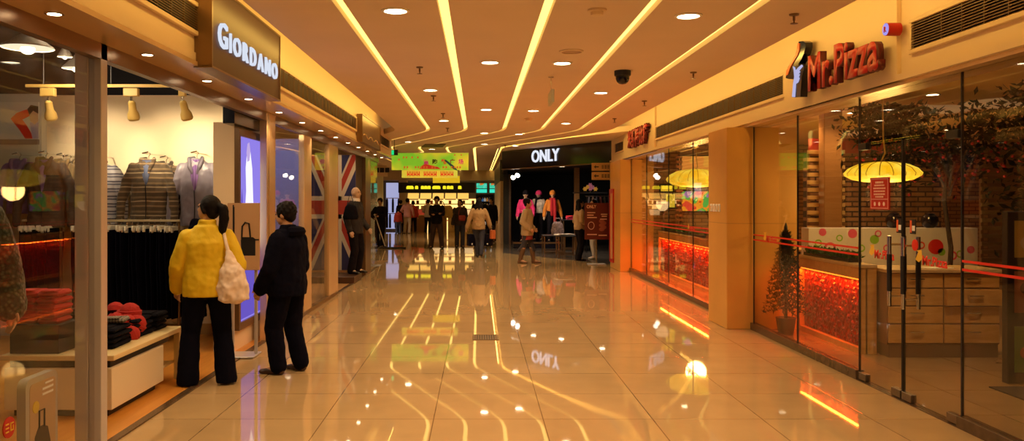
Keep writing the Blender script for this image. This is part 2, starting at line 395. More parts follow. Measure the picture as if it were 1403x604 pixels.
def vent(side, X, Y0, Y1, z0, z1, label):
    """Long grille: cream frame, dark back and thin slats; X is the wall face, side +1 faces +X."""
    c = (X, (Y0 + Y1) / 2, (z0 + z1) / 2)
    t = thing('air_vent', label, 'air vent', c)
    s = side
    fr = MB(); e = .035
    for a, b, p, q in ((Y0 - e, Y1 + e, z1, z1 + e), (Y0 - e, Y1 + e, z0 - e, z0), (Y0 - e, Y0, z0, z1), (Y1, Y1 + e, z0, z1)): fr.box(X, X + s * .03, a, b, p, q, .004)
    put('frame', fr, M_CREAM2, t)
    put('backing', MB().box(X, X + s * .004, Y0, Y1, z0, z1), M_BLACK, t, smooth=0)
    n = 10
    sl = MB()
    for k in range(n):
        z = z0 + (k + .5) * (z1 - z0) / n
        y = [(X + s * .006, z + .004), (X + s * .024, z - .006), (X + s * .024, z - .0115), (X + s * .006, z - .0015)]
        sl.add([(a, Y0, b) for a, b in y] + [(a, Y1, b) for a, b in y], [(0, 1, 5, 4), (1, 2, 6, 5), (2, 3, 7, 6), (3, 0, 4, 7), (0, 3, 2, 1), (4, 5, 6, 7)])
    q = Y0 + .25
    while q < Y1 - .2: sl.box(X + s * .004, X + s * .022, q - .003, q + .003, z0, z1); q += .25
    put('slats', sl, M_SLATV, t, smooth=0)
vent(1, -2.125, 3.2, 6.38, 2.86, 3.04, 'long slatted air vent on the bulkhead nearer than the white lettered sign')
vent(1, -2.125, 8.75, 14.3, 2.81, 3.0, 'long slatted air vent between the lettered sign and the dark bronze plaque')
vent(1, -2.125, 17.45, 19.6, 2.81, 3.0, 'short slatted air vent beyond the dark bronze plaque')
vent(-1, 3.30, 3.65, 6.30, 2.74, 2.94, 'slatted air vent on the bulkhead nearer than the red pizza sign')
vent(-1, 3.30, 8.95, 15.4, 2.74, 2.94, 'long slatted air vent between the two red restaurant signs')
vent(-1, 3.30, 18.85, 20.0, 2.74, 2.94, 'short slatted air vent beyond the small red character sign')

# ------------------------------------------------------------------ piers and posts
struct('column_1', MB().box(3.07, 3.95, 10.3, 11.12, 0, ZR - .03, .006), M_CLAD, 'tan clad pier between the two restaurant windows', 'pier')
struct('column_2', MB().box(3.15, 3.9, 18.55, 19.95, 0, ZR - .03, .006), M_CLAD, 'tan clad pier at the far end of the restaurant', 'pier')
mb = MB().box(-2.575, -2.492, 5.30, 5.39, 0, 2.63, .004).box(-2.484, -2.405, 5.30, 5.39, 0, 2.63, .004).box(-2.56, -2.42, 5.31, 5.38, 0, 2.63)
struct('column_3', mb, M_STEEL, 'double brushed steel post at the clothing store entrance', 'post')
struct('column_4', MB().box(-2.48, -2.402, 9.43, 9.50, 0, 2.60, .003), M_STEELG, 'steel jamb where the clothing store opening ends', 'post')
struct('trim_15', MB().box(-2.47, -2.425, 9.5, 9.54, 0, 2.6), M_BLACK, 'dark gap between the two steel posts at the store jamb', 'gap strip', 0)
struct('column_5', MB().box(-2.48, -2.402, 9.54, 9.83, 0, 2.60, .003), M_STEELG, 'broad golden steel post beside the store jamb', 'post')
struct('column_6', MB().box(-2.48, -2.402, 11.45, 11.95, 0, 2.5, .003), M_STEELG, 'golden steel post between the two glass panes', 'post')
struct('column_7', MB().box(-2.48, -2.402, 13.35, 14.2, 0, 2.5, .003), M_STEELG, 'wide steel post before the flag store opening', 'post')
struct('column_8', MB().box(-2.48, -2.402, 17.65, 18.5, 0, 2.6, .003), M_BRONZE, 'dark bronze post beyond the flag store opening', 'post')

# ------------------------------------------------------------------ glazing
def pane(name, X, Y0, Y1, z0, z1, m, label): struct(name, MB().box(X - .006, X + .006, Y0, Y1, z0, z1), m, label, 'glass pane', 0)
pane('window_1', -2.45, .5, 5.29, .0, 2.5, M_GL, 'large display window glass before the double steel post')
pane('window_2', -2.44, 9.84, 11.44, .06, 2.5, M_GL, 'glass pane beyond the golden steel posts')
pane('window_3', -2.44, 11.96, 13.34, .06, 2.5, M_GL, 'glass pane before the flag display')
pane('window_4', -2.44, 18.51, 19.95, .06, 2.5, M_GL, 'last glass pane of the store row')
for n, (a, b) in enumerate([(8.87, 10.29), (7.43, 8.865)], 5): pane(f'window_{n}', 3.4, a, b, .085, ZR - .03, M_GLR, ['restaurant glass pane beside the tan pier', 'restaurant glass pane beside the door'][n - 5])
pane('window_7', 3.4, 5.86, 7.42, 2.10, ZR - .03, M_GLR, 'glass transom above the restaurant door')
pane('window_8', 3.4, 2.2, 5.84, .085, ZR - .03, M_GLR, 'restaurant glass pane on the camera side of the door')
for n, (a, b, l) in enumerate([(16.85, 18.54, 'first'), (14.9, 16.845, 'second'), (13.2, 14.895, 'third'), (11.13, 13.195, 'fourth')], 9):
    pane(f'window_{n}', 3.4, a, b, .085, ZR - .03, M_GLR, f'{l} restaurant glass pane counted from the far tan pier')
# dark sealant joints between the panes
mb = MB()
for y in (10.28, 8.867, 7.425, 5.85, 16.85, 14.9, 13.2, 18.53): mb.box(3.392, 3.408, y - .007, y + .007, .085, ZR - .03)
struct('trim_10', mb, M_BLACK, 'thin dark joints between the restaurant panes', 'glass joints', 0)

# ------------------------------------------------------------------ restaurant room
M_BRICK = brick('dark_brick', (.46, .24, .09), (.26, .12, .05), (.06, .035, .02), .22, .075, .012, rough=.8, axes='XZ', bumpy=.5)
M_BROWN = mat('brown_wall', (.22, .11, .045), .6, var=.08)
M_OCHRE = mat('ochre_ceiling', (.72, .48, .22), .6)
struct('ceiling_restaurant', MB().box(3.7, 12, 0, 19.8, 2.92, 3.05), M_OCHRE, 'warm ochre ceiling inside the pizza restaurant', 'ceiling', 0)
struct('wall_restaurant_brick', MB().box(4.95, 6.95, 12.5, 12.7, 0, 2.3), M_BRICK, 'brick wall behind the restaurant counter', 'wall', 0)
struct('wall_restaurant_side', MB().box(12, 12.2, 0, 20, 0, 3.0), M_BROWN, 'brown side wall deep in the restaurant', 'wall', 0)
struct('wall_restaurant_end', MB().box(3.9, 12, 19.6, 19.8, 0, 3.0), brick('end_brick', (.55, .30, .11), (.42, .22, .08), (.2, .1, .04), .3, .09, .012, axes='XZ', bumpy=.4), 'warm brick end wall of the restaurant', 'wall', 0)
struct('wall_restaurant_front', MB().box(3.44, 12, 1.9, 2.0, 0, 3.0), M_BROWN, 'brown partition nearest the camera in the restaurant', 'wall', 0)
struct('wall_restaurant_red', MB().box(4.95, 6.95, 12.42, 12.5, 2.3, 2.52), mat('red_band', (.35, .02, .012), .5), 'red band above the brick wall', 'wall', 0)

# ------------------------------------------------------------------ clothing store shell
M_SHOPW = mat('store_cream_wall', (.86, .68, .46), .6)
struct('ceiling_store_dark', MB().box(-9, -2.47, 0, 19.9, 3.3, 3.4), M_DARK, 'open black ceiling void over the clothing stores', 'ceiling', 0)
struct('wall_store_display', MB().box(-5.15, -2.8, 9.92, 10.02, .12, 2.85), M_SHOPW, 'brightly lit cream wall with hanging jackets', 'wall', 0)
struct('wall_store_grey', MB().box(-9, -5.15, 9.80, 10.02, 0, 2.85), mat('grey_panel', (.55, .55, .52), .6), 'grey panelled wall carrying fashion posters', 'wall', 0)
struct('wall_store_upper', MB().box(-9, -2.47, 9.96, 10.06, 2.85, 3.3), M_DARK, 'black strip above the lit display wall', 'wall', 0)
struct('baseboard_store', MB().box(-5.15, -2.8, 9.89, 9.92, 0, .13), mat('tan_base', (.45, .26, .1), .5), 'tan baseboard under the jacket wall', 'baseboard')
struct('wall_store_back', MB().box(-9.2, -9, 0, 20, 0, 3.3), mat('store_back', (.10, .08, .08), .8), 'dim back wall of the clothing stores', 'wall', 0)
struct('wall_store_front', MB().box(-9, -2.45, .2, .4, 0, 3.3), mat('store_front', (.06, .05, .05), .8), 'dim partition on the camera side of the store', 'wall', 0)
mb = MB().box(-3.9, -2.65, 8.80, 8.84, 2.36, 2.60)
struct('wall_store_pier', MB().box(-2.80, -2.575, 8.77, 9.92, 0, 2.42, .004), M_SHOPW, 'cream pier holding the tall lit picture box', 'wall')
struct('wall_flag_store_end', MB().box(-9, -2.5, 17.9, 18.0, 0, 3.3), mat('flag_back', (.55, .38, .2), .6), 'warm partition behind the flag display', 'wall', 0)
struct('wall_flag_store_panel', MB().box(-9, -3.6, 13.0, 13.1, 0, 3.3), mat('flag_mid', (.35, .25, .2), .6), 'dim partition deep in the flag store', 'wall', 0)
# ------------------------------------------------------------------ black fashion store shell
P0, P1 = Vector((.70, 25.2, 0)), Vector((3.25, 20.8, 0)); FD = (P1 - P0).normalized(); FN = Vector((FD.y, -FD.x, 0))   # faces the corridor
def fas(t, off=0., z=0.): return P0 + FD * t + FN * off + Vector((0, 0, z))
FL = (P1 - P0).length
c = fas(FL / 2 + .05, -.1)
struct('wall_fashion_fascia', MB().obox((c.x, c.y, 2.54), FD, FL + .1, .2, ZC - 2.545), M_BLACKG, 'black fascia of the fashion store carrying white letters', 'wall', 0)
c = fas(FL / 2 + .05, -.03)
struct('trim_11', MB().obox((c.x, c.y, 2.515), FD, FL + .1, .1, .025), M_BRONZE, 'thin bronze edge under the black fascia', 'trim')
struct('wall_fashion_return', MB().prism([(.70, 25.2), (.86, 25.25), (1.06, 30.4), (.88, 30.4)], (0, 0, ZC - .005), (1, 0, 0), (0, 1, 0), ZC - 2.545), M_BLACKG, 'black fascia return along the open side of the fashion store', 'wall', 0)
struct('column_9', MB().box(.90, 1.10, 30.3, 30.6, 0, 2.54, .004), M_BLACK, 'black end post of the fashion store', 'post')
struct('trim_12', MB().box(1.10, 1.17, 30.25, 30.45, 0, 2.54), wood('jamb_wood', (.14, .06, .025), (.18, .08, .03)), 'narrow wooden jamb of the fashion store', 'jamb')
struct('wall_fashion_side', MB().box(.80, .93, 30.6, 42, 0, 2.3), mat('side_beige', (.52, .36, .22), .5), 'beige side wall of the fashion store', 'wall', 0)
struct('wall_fashion_side_upper', MB().box(.78, .95, 30.6, 42, 2.3, ZC), M_BLACK, 'black upper side wall of the fashion store', 'wall', 0)
struct('wall_fashion_back', MB().box(.93, 8, 33.2, 33.4, 0, ZC), M_DARK, 'dark back wall of the fashion store', 'wall', 0)
struct('wall_fashion_right', MB().box(5.6, 5.8, 20.0, 33.2, 0, ZC), M_DARK, 'dark rack wall of the fashion store', 'wall', 0)
struct('wall_fashion_near', MB().box(3.9, 5.8, 20.0, 20.1, 0, ZC), M_DARK, 'dark near wall of the fashion store', 'wall', 0)
mb = MB().prism([(.95, 25.45), (3.4, 21.2), (5.6, 21.2), (5.6, 33.2), (1.06, 33.2)], (0, 0, 2.62), (1, 0, 0), (0, 1, 0), -.05)
struct('ceiling_fashion', mb, M_DARK, 'black ceiling inside the fashion store', 'ceiling', 0)
struct('column_10', MB().box(3.03, 3.17, 26.2, 26.5, 0, 2.62), wood('jamb_wood2', (.26, .13, .05), (.32, .17, .06)), 'wooden upright beside the dark shop window', 'post')

# ------------------------------------------------------------------ far end of the mall
M_SOFF = mat('far_soffit', (.62, .50, .38), .5)
struct('wall_far', MB().box(-14, 14, 46.5, 46.8, 0, ZC), mat('far_wall', (.09, .07, .07), .7), 'far wall behind the food counters', 'wall', 0)
struct('wall_far_soffit', MB().box(-6, 1.3, 41.5, 42.0, 2.58, ZC), M_SOFF, 'pale soffit above the far food counters', 'wall', 0)
struct('wall_left_far', MB().box(-14, -13.8, 20, 47, 0, ZC), M_CREAM, 'cream wall far along the side corridor', 'wall', 0)
struct('wall_right_far', MB().box(13.8, 14, 34, 47, 0, ZC), M_CREAM, 'wall hidden behind the fashion store', 'wall', 0)
struct('wall_left_far_bulkhead', MB().box(-9.0, -3.95, 35.6, 36.1, 2.62, ZC), M_CREAM, 'pale bulkhead with small square vents by the cleaner', 'wall', 0)
mb = MB().lathe([(.42, 0), (.42, 2.62)], (-4.55, 36.0, 0), 28)
struct('column_11', mb, mat('pale_green_column', (.60, .62, .46), .35), 'round pale column behind the cleaner', 'column')
struct('column_12', MB().box(-4.13, -3.71, 43.0, 43.42, 0, ZC, .02), mat('beige_column', (.62, .47, .34), .45), 'square beige column before the lit clothes display', 'column')
# ================================================================== ceiling fittings
def lamp(name, kind, loc, energy, col, parent=None, rot=(0, 0, 0), **kw):
    l = bpy.data.lights.new(name, kind); l.energy = energy; l.color = col
    for k, v in kw.items(): setattr(l, k, v)
    o = bpy.data.objects.new(name, l); COL.objects.link(o)
    if parent:
        o.parent = parent; loc = wm(parent).inverted() @ Vector(loc)
    o.location = loc; o.rotation_euler = rot
    return o
WARM = (1., .70, .40)
HA = ZC - HC
def downlight(X, Y, z, label, group, r=.085, energy=120, col=WARM):
    t = thing('downlight', label, 'downlight', (X, Y, z), 0, group)
    put('trim_ring', MB().lathe([(r * 1.28, 0), (r * 1.3, -.008), (r * 1.05, -.012), (r, -.004), (r, .0)], (X, Y, z), 28, False), M_WHITE, t)
    put('lamp_lens', MB().lathe([(r, -.003), (r * .5, -.0045)], (X, Y, z), 24), M_LAMP, t)
    lamp('bulb', 'SPOT', (X, Y, z - .03), energy, col, t, spot_size=math.radians(125), spot_blend=.7, shadow_soft_size=.07)
    return t
rows = {-.65: ('between the second and third ceiling slots', [-2.9, 1.8, 6.49, 11.17, 15.46]), .12: ('between the third slot and the middle slot', [-.4, 4.25, 8.92, 13.58, 18.33]),
        .90: ('between the middle slot and the fifth slot', [-.4, 4.25, 8.97, 13.74, 18.65]), 1.68: ('between the fifth and sixth ceiling slots', [-2.9, 1.8, 6.67, 11.45, 16.03])}
for X, (where, ys) in rows.items():
    k = 0
    for Y in ys:
        vis = Y > 6
        lb = f'{ORD[k]} lit round downlight from the camera end {where}' if vis else f'lit round downlight overhead of the camera {where}'
        if vis: k += 1
        downlight(X, Y, ZC, lb, 'round downlights in the cream ceiling')
for px, py, lb in [(664, 197, 'lit round downlight past the ceiling bend before the black fascia'), (559.5, 194, 'lit round downlight past the ceiling bend near the green exit sign'),
                   (592, 204, 'lit round downlight just above the green and yellow banner'), (706, 199.5, 'lit round downlight by the white lettered black fascia')]:
    Y = F * HA / (CY - py); downlight(gx(px, Y), Y, ZC, lb, 'round downlights in the cream ceiling')
for X, Y in ((-6, 27), (-3.4, 34), (-.9, 33), (-5, 38)):  # extra downlights added to lighten the far end of the mall
    downlight(X, Y, ZC, {(-6, 27): 'added downlight over the side corridor', (-3.4, 34): 'added downlight behind the hanging banners', (-.9, 33): 'added downlight before the green lit counters', (-5, 38): 'added downlight beyond the round pale column'}[(X, Y)], 'round downlights in the cream ceiling', energy=170)
# small puck lights in the polished soffit over the stores
Y = 3.2; k = 0
while Y < 19.6:
    t = thing('soffit_light', f'{ORD[k]} small puck light from the camera in the polished store soffit', 'downlight', (-2.27, Y, 2.6), 0, 'puck lights in the store soffit')
    put('rim', MB().lathe([(.05, 0), (.05, -.006), (.036, -.008), (.036, -.001)], (-2.27, Y, 2.60), 20, False), M_CHROME, t)
    put('lamp_lens', MB().lathe([(.036, -.004), (.01, -.006)], (-2.27, Y, 2.60), 16), M_LAMP, t)
    lamp('bulb', 'SPOT', (-2.27, Y, 2.58), 14, (1, .62, .28), t, spot_size=math.radians(110), spot_blend=.6, shadow_soft_size=.03)
    Y += 1.25; k += 1
    if k >= len(ORD): break
# sprinklers
def sprinkler(px, py, lb):
    Y = F * (HA - .01) / (CY - py); X = gx(px, Y)
    t = thing('sprinkler', lb, 'sprinkler', (X, Y, ZC), 0, 'fire sprinklers on the ceiling')
    put('escutcheon', MB().lathe([(.04, 0), (.036, -.012), (.012, -.016)], (X, Y, ZC), 16), M_BRONZE, t)
    put('nozzle', MB().lathe([(.010, -.01), (.010, -.05), (.006, -.055), (.006, -.075)], (X, Y, ZC), 10), M_BRONZE, t)
    put('deflector', MB().lathe([(.004, -.072), (.03, -.074), (.03, -.078), (.004, -.08)], (X, Y, ZC), 12), M_BRONZE, t)
for a in [(575, 93, 'brown fire sprinkler between the second and third ceiling slots, first from the camera'), (594, 132, 'brown fire sprinkler beyond the one between the second and third slots'),
          (607, 156, 'brown fire sprinkler close before a downlight over the far store row'), (613, 176, 'brown fire sprinkler just before the ceiling slots bend'),
          (1088, 21, 'brown fire sprinkler above the red pizza sign'), (950, 100, 'brown fire sprinkler above the long restaurant air vent'),
          (883, 139, 'brown fire sprinkler above the red character sign'), (842, 163, 'brown fire sprinkler near the end of the restaurant bulkhead'), (692, 199, 'brown fire sprinkler past the bend of the slots')]: sprinkler(*a)
def detector(px, py, lb, r=.06):
    Y = F * HA / (CY - py); X = gx(px, Y)
    t = thing('smoke_detector', lb, 'smoke detector', (X, Y, ZC))
    put('base', MB().lathe([(r * 1.25, 0), (r * 1.25, -.014), (r, -.018)], (X, Y, ZC), 22), M_CREAM2, t)
    put('sensor_head', MB().lathe([(r * .85, -.015), (r * .8, -.045), (r * .4, -.055)], (X, Y, ZC), 20), M_CREAM, t)
detector(818, 13, 'cream smoke detector between the fifth and sixth ceiling slots')
detector(724, 162, 'small smoke detector beside the far middle downlights')
Y = F * HA / (CY - 70); X = gx(783, Y)
t = thing('speaker_disc', 'flat round ceiling cover above the paired downlights', 'ceiling speaker', (X, Y, ZC))
put('rim', MB().lathe([(.12, 0), (.12, -.008), (.10, -.012), (.10, -.006)], (X, Y, ZC), 26, False), M_CREAM2, t); put('grille', MB().lathe([(.10, -.006), (.02, -.009)], (X, Y, ZC), 24), mat('tan_disc', (.5, .33, .2), .6), t)
# dome camera
Y = F * HA / (CY - 97); X = gx(853, Y)
t = thing('dome_camera', 'black dome security camera on the ceiling before the restaurant', 'security camera', (X, Y, ZC))
put('mount', MB().lathe([(.095, 0), (.095, -.05), (.088, -.06)], (X, Y, ZC), 26), M_BLACK, t)
put('dome', MB().lathe([(.078, -.055), (.078, -.09), (.066, -.125), (.04, -.148), (.01, -.156)], (X, Y, ZC), 26), M_BLACKG, t)
# small hanging sign seen edge-on
X, Y = .867, 9.98
t = thing('hanging_sign', 'thin pale sign plate hanging from the ceiling on a rod', 'hanging sign', (X, Y, ZC))
put('rod', MB().tube([(X, Y, ZC), (X, Y, 2.89)], .010, 8).lathe([(.035, 0), (.035, -.01)], (X, Y, ZC), 14), M_CHROME, t); put('plate', MB().box(X - .018, X + .018, Y - .24, Y + .24, 2.75, 2.90, .004), mat('pale_plate', (.55, .55, .38), .4), t)
# dark access hatch
mb = MB().prism([(-1.41, 21.85), (-.86, 21.85), (-1.0, 23.07), (-1.6, 23.07)], (0, 0, ZC - .006), (1, 0, 0), (0, 1, 0), .01)
solo('ceiling_hatch', mb, mat('hatch_brown', (.10, .055, .03), .7), 'dark access hatch in the ceiling beyond the slot bend', 'hatch')
# floor drain grate
t = thing('floor_grate', 'dark brass drain grate set in the tiled corridor floor', 'floor grate', (.08, 9.68, 0))
put('frame', MB().box(-.07, .23, 9.50, 9.525, 0, .006).box(-.07, .23, 9.84, 9.865, 0, .006).box(-.07, -.045, 9.525, 9.84, 0, .006).box(.205, .23, 9.525, 9.84, 0, .006), M_BRONZE, t, smooth=0)
mb = MB()
for k in range(9): mb.box(-.045 + .0278 * k + .006, -.045 + .0278 * k + .022, 9.525, 9.84, 0, .004)
put('grating', mb, M_BRONZE, t, smooth=0); put('well', MB().box(-.045, .205, 9.525, 9.84, 0, .0015), M_BLACK, t, smooth=0)
# ================================================================== signs
E_WHITE = emat('sign_white_light', (.80, .86, 1.), .88)
# lettered box sign of the clothing store
t = thing('store_sign', 'brown box sign with glowing white letters over the clothing store', 'shop sign', (-2.06, 7.3, 2.605))
M_SIGNB = mat('sign_brown', (.075, .036, .02), .42, spec=.35)
put('box', MB().box(-2.125, -2.0, 6.23, 8.35, 2.605, 3.24, .006), M_SIGNB, t)
mb = MB()
for a in ((-2.13, -1.992, 8.345, 8.365, 2.60, 3.24), (-2.13, -1.992, 6.215, 6.235, 2.60, 3.24), (-2.13, -1.992, 6.215, 8.365, 2.59, 2.607), (-2.13, -1.992, 6.215, 8.365, 3.235, 3.25)): mb.box(*a)
put('edge_frame', mb, M_BRONZE, t)
y = 6.37
for i, ch in enumerate('GIORDANO'):
    h = .20 if i == 0 else .155
    o = text('letter', ch, E_WHITE, (-2.0, y, 2.78 + h / 2), (0, 1, 0), height=h, width=None, extrude=.018, bold=.004, parent=t, align='LEFT')
    xs = [v.co.y for v in o.data.vertices]; k = 1.22 if ch != 'I' else 1.0
    for v in o.data.vertices: v.co.y = min(xs) + (v.co.y - min(xs)) * k
    y += (max(xs) - min(xs)) * k + .075
# dark bronze plaque further along
t = thing('store_plaque', 'dark bronze plaque sign on the store bulkhead beyond the vent', 'shop sign', (-2.07, 15.7, 2.62))
put('box', MB().box(-2.108, -2.02, 14.4, 17.0, 2.615, 3.08, .006), mat('plaque_bronze', (.20, .11, .05), .35, metal=.6, bump=.5, bscale=9), t)
mb = MB()
for i in range(40):
    y = 14.6 + i * .056; z = 2.74 + .03 * math.sin(i * .45) ; z2 = 2.74 + .03 * math.sin((i + 1) * .45)
    mb.tube([(-2.02, y, z), (-2.02, y + .056, z2)], .012, 6)
put('wave_relief', mb, M_STEELG, t)
put('edge_frame', MB().box(-2.11, -2.008, 14.37, 14.40, 2.605, 3.09).box(-2.11, -2.008, 17.0, 17.03, 2.605, 3.09).box(-2.11, -2.008, 14.4, 17.0, 3.08, 3.095), M_BRONZE, t)

# ---- restaurant sign
def on_x(px, py, X):                       # where a sight line meets the upright plane at X
    Y = F * X / (px - CX); return Vector((X, Y, gz(py, Y)))
t = thing('pizza_sign', 'red raised pizza restaurant letters on the cream bulkhead', 'shop sign', (3.26, 7.25, 2.6))
text('lettering', 'Mr.Pizza', [M_RED, mat('sign_red_side', (.10, .004, .006), .4)], (3.205, 7.255, 2.80), (0, -1, 0), height=.345, width=1.40, extrude=.06, bold=.03, parent=t)
Lx = 3.15
def crop(pts): return [on_x(1060 + x / 6.04, 40 + y / 6.04, Lx) for x, y in pts]
def plate(name, pts, m, d0, d1, par):
    a = [p + Vector((-d0, 0, 0)) for p in pts]; b = [p + Vector((d1, 0, 0)) for p in pts]; k = len(a)
    return put(name, MB().add(a + b, [tuple(range(k)), tuple(range(2 * k - 1, k - 1, -1))] + [(i, i + k, (i + 1) % k + k, (i + 1) % k) for i in range(k)]), m, par, smooth=0)
lg = thing('hat_emblem', 'dark emblem of an orange hat shape above a white hand', 'shop sign', (3.2, 8.3, 2.6))
plate('hat_plate', crop([(207, 102), (240, 98), (262, 110), (262, 150), (250, 200), (228, 250), (205, 285), (205, 300), (245, 298), (250, 330), (232, 400), (220, 560), (153, 565), (165, 415), (128, 412), (100, 405), (104, 360), (118, 312), (150, 260), (180, 210), (196, 160)]), M_BLACKG, 0, .07, lg)
plate('hat_inlay', crop([(206, 115), (220, 118), (216, 175), (200, 220), (168, 270), (140, 320), (122, 375), (106, 385), (112, 340), (150, 276), (184, 215), (198, 165)]), mat('hat_orange', (.75, .13, .015), .35), .008, 0, lg)
plate('hand_inlay', crop([(165, 308), (177, 315), (186, 345), (205, 320), (236, 293), (243, 305), (212, 345), (222, 350), (206, 375), (219, 372), (209, 398), (217, 404), (205, 440), (186, 452), (178, 562), (157, 560), (168, 440), (176, 395), (172, 345)]), emat('hand_light', (.62, .60, .95), .75), .008, 0, lg)
t2 = thing('round_mark', 'small red round mark with a lit violet face by the pizza letters', 'shop sign', (3.2, 6.5, 2.92))
yc, zc = 6.46, 2.925
put('drum', MB().tube([(3.265, yc, zc), (3.16, yc, zc)], .05, 24), M_RED, t2)
put('lit_face', MB().tube([(3.16, yc, zc), (3.155, yc, zc)], .047, 24), emat('mark_violet', (.42, .36, .95), .9), t2)
text('lettering', 'R', M_RED, (3.155, yc, zc), (0, -1, 0), height=.045, extrude=.004, bold=.02, parent=t2)
# small red character sign
t = thing('character_sign', 'red raised Chinese character sign on the far restaurant bulkhead', 'shop sign', (3.25, 16.75, 2.7))
text('lettering', '米斯特比萨', [M_RED, MATS['sign_red_side']], (3.25, 16.78, 2.875), (0, -1, 0), height=.39, width=2.1, extrude=.07, bold=.03, parent=t)
# ONLY-style fascia letters
t = thing('fascia_letters', 'glowing white capital letters on the black fascia', 'shop sign', tuple(fas(2.3, .02, 2.7)))
text('lettering', 'ONLY', emat('only_white', (.85, .88, 1.), .95), fas(2.32, .005, 2.84), FD, height=.345, width=1.33, extrude=.03, bold=.012, parent=t)
# ---- red stripes and marks on the restaurant glass
def glass_band(z, y0, y1, lb): solo('glass_stripe', MB().box(3.3915, 3.394, y0, y1, z - .009, z + .009), M_REDF, lb, 'glass stripe', smooth=0)
for z, hl in ((1.172, 'upper'), (1.112, 'lower')):
    for y0, y1, w_ in ((2.3, 5.84, 'of the pane before the door'), (7.44, 10.28, 'between the door and the tan pier'), (11.14, 18.5, 'past the tan pier')):
        glass_band(z, y0, y1, f'{hl} red safety stripe on the glass {w_}')
def glass_logo(Y, lb, h=.075):
    t = thing('glass_logo', lb, 'glass sticker', (3.39, Y, 1.1))
    put('hat_mark', MB().add([(3.39, Y + .16, 1.12), (3.39, Y + .21, 1.14), (3.39, Y + .17, 1.20), (3.39, Y + .20, 1.21), (3.39, Y + .12, 1.22), (3.39, Y + .11, 1.15)], [(0, 1, 2, 3, 4, 5)]), mat('film_yellow', (.8, .5, .05), .4), t, smooth=0)
    text('lettering', 'Mr.Pizza', M_REDF, (3.392, Y - .06, 1.14), (0, -1, 0), height=h, width=.34, extrude=.002, bold=.03, parent=t)
glass_logo(9.7, 'small pizza logo sticker on the glass beside the tan pier'); glass_logo(13.3, 'small pizza logo sticker on the glass past the tan pier')

# ---- double glass door
M_PATCH = mat('patch_metal', (.22, .18, .15), .25, metal=.8)
def leaf(name, y0, y1, hy, lb, hinge, logo):
    d = struct(name, MB().box(3.394, 3.406, y0, y1, .012, 2.085), M_GLR, lb, 'glass door', 0)
    for X in (3.34, 3.46):
        h = put('handle', MB().tube([(X, hy, .74), (X, hy, 1.31)], .0165, 14), M_CHROME, d); h['label'] = 'chrome bar handle with black grip'
        put('grip', MB().tube([(X, hy, .86), (X, hy, 1.16)], .0195, 14), M_BLACK, h)
        put('standoff', MB().tube([(X, hy, .82), (3.4, hy, .82)], .009, 8), M_CHROME, h); put('standoff', MB().tube([(X, hy, 1.24), (3.4, hy, 1.24)], .009, 8), M_CHROME, h)
    for a, b in ((y0 + .005, y0 + .15), (y1 - .15, y1 - .005)): put('patch_fitting', MB().box(3.376, 3.424, a, b, .01, .075, .004), M_PATCH, d)
    put('edge_seal', MB().box(3.389, 3.411, y0 - .002 if hinge else y1 - .006, y0 + .006 if hinge else y1 + .002, .012, 2.085), M_BLACK, d, smooth=0)
    a = y1 - .16 if hinge else y0 + .005
    put('patch_fitting', MB().box(3.376, 3.424, a, a + .15, 2.04, 2.10, .004), M_BLACK, d)
    return d
da = leaf('door_1', 6.668, 7.42, 6.77, 'glass door leaf carrying the red notice', True, 1)
db = leaf('door_2', 5.862, 6.655, 6.55, 'glass door leaf on the camera side without a notice', False, 1)
glass_logo(7.02, 'pizza logo sticker on the door leaf with the red notice'); glass_logo(6.25, 'pizza logo sticker on the door leaf without a notice')
for y, lb in ((6.71, 'small black and orange sign on the leaf with the notice'), (6.50, 'small black and orange sign on the leaf without a notice')):
    t = thing('door_sticker', lb, 'door sticker', (3.392, y, 1.39))
    put('backing', MB().box(3.389, 3.394, y - .042, y + .042, 1.335, 1.45), M_BLACK, t, smooth=0)
    put('orange_bar', MB().box(3.387, 3.389, y + .012, y + .038, 1.345, 1.44), mat('sticker_orange', (.7, .12, .03), .5), t, smooth=0)
    put('white_bar', MB().box(3.387, 3.389, y - .034, y + .006, 1.36, 1.40), M_WHITE, t, smooth=0)
solo('round_sticker', MB().tube([(3.394, 6.47, 1.25), (3.390, 6.47, 1.25)], .045, 20), M_REDF, 'small red oval sticker behind the door handles', 'door sticker')
t = thing('door_notice', 'red framed notice hanging on the glass door leaf', 'notice', (3.39, 7.03, 1.65))
put('board', MB().box(3.384, 3.394, 6.865, 7.195, 1.52, 1.79), M_RED, t, smooth=0)
mb = MB(); X0, X1 = 3.3825, 3.3845
for a, b, p, q in ((6.88, 7.18, 1.776, 1.780), (6.88, 7.18, 1.53, 1.534), (6.88, 6.884, 1.53, 1.78), (7.176, 7.18, 1.53, 1.78), (6.88, 7.18, 1.605, 1.609)): mb.box(X0, X1, a, b, p, q)
put('border', mb, mat('notice_white', (.8, .6, .55), .5), t, smooth=0)
mb = MB()
for k, (wd_, z) in enumerate(((.15, 1.752), (.18, 1.725), (.22, 1.70), (.20, 1.675), (.21, 1.65), (.16, 1.628))):
    n = int(wd_ / .018)
    for i in range(n): y = 7.03 + (i - (n - 1) / 2) * .018; mb.box(X0, X1, y - .006, y + .006, z - .007 - (.004 if k == 0 else 0), z + .006)
for dy in (-.08, 0, .08): mb.tube([(X1, 7.03 + dy, 1.567), (X0, 7.03 + dy, 1.567)], .018, 12)
put('print', mb, MATS['notice_white'], t, smooth=0)
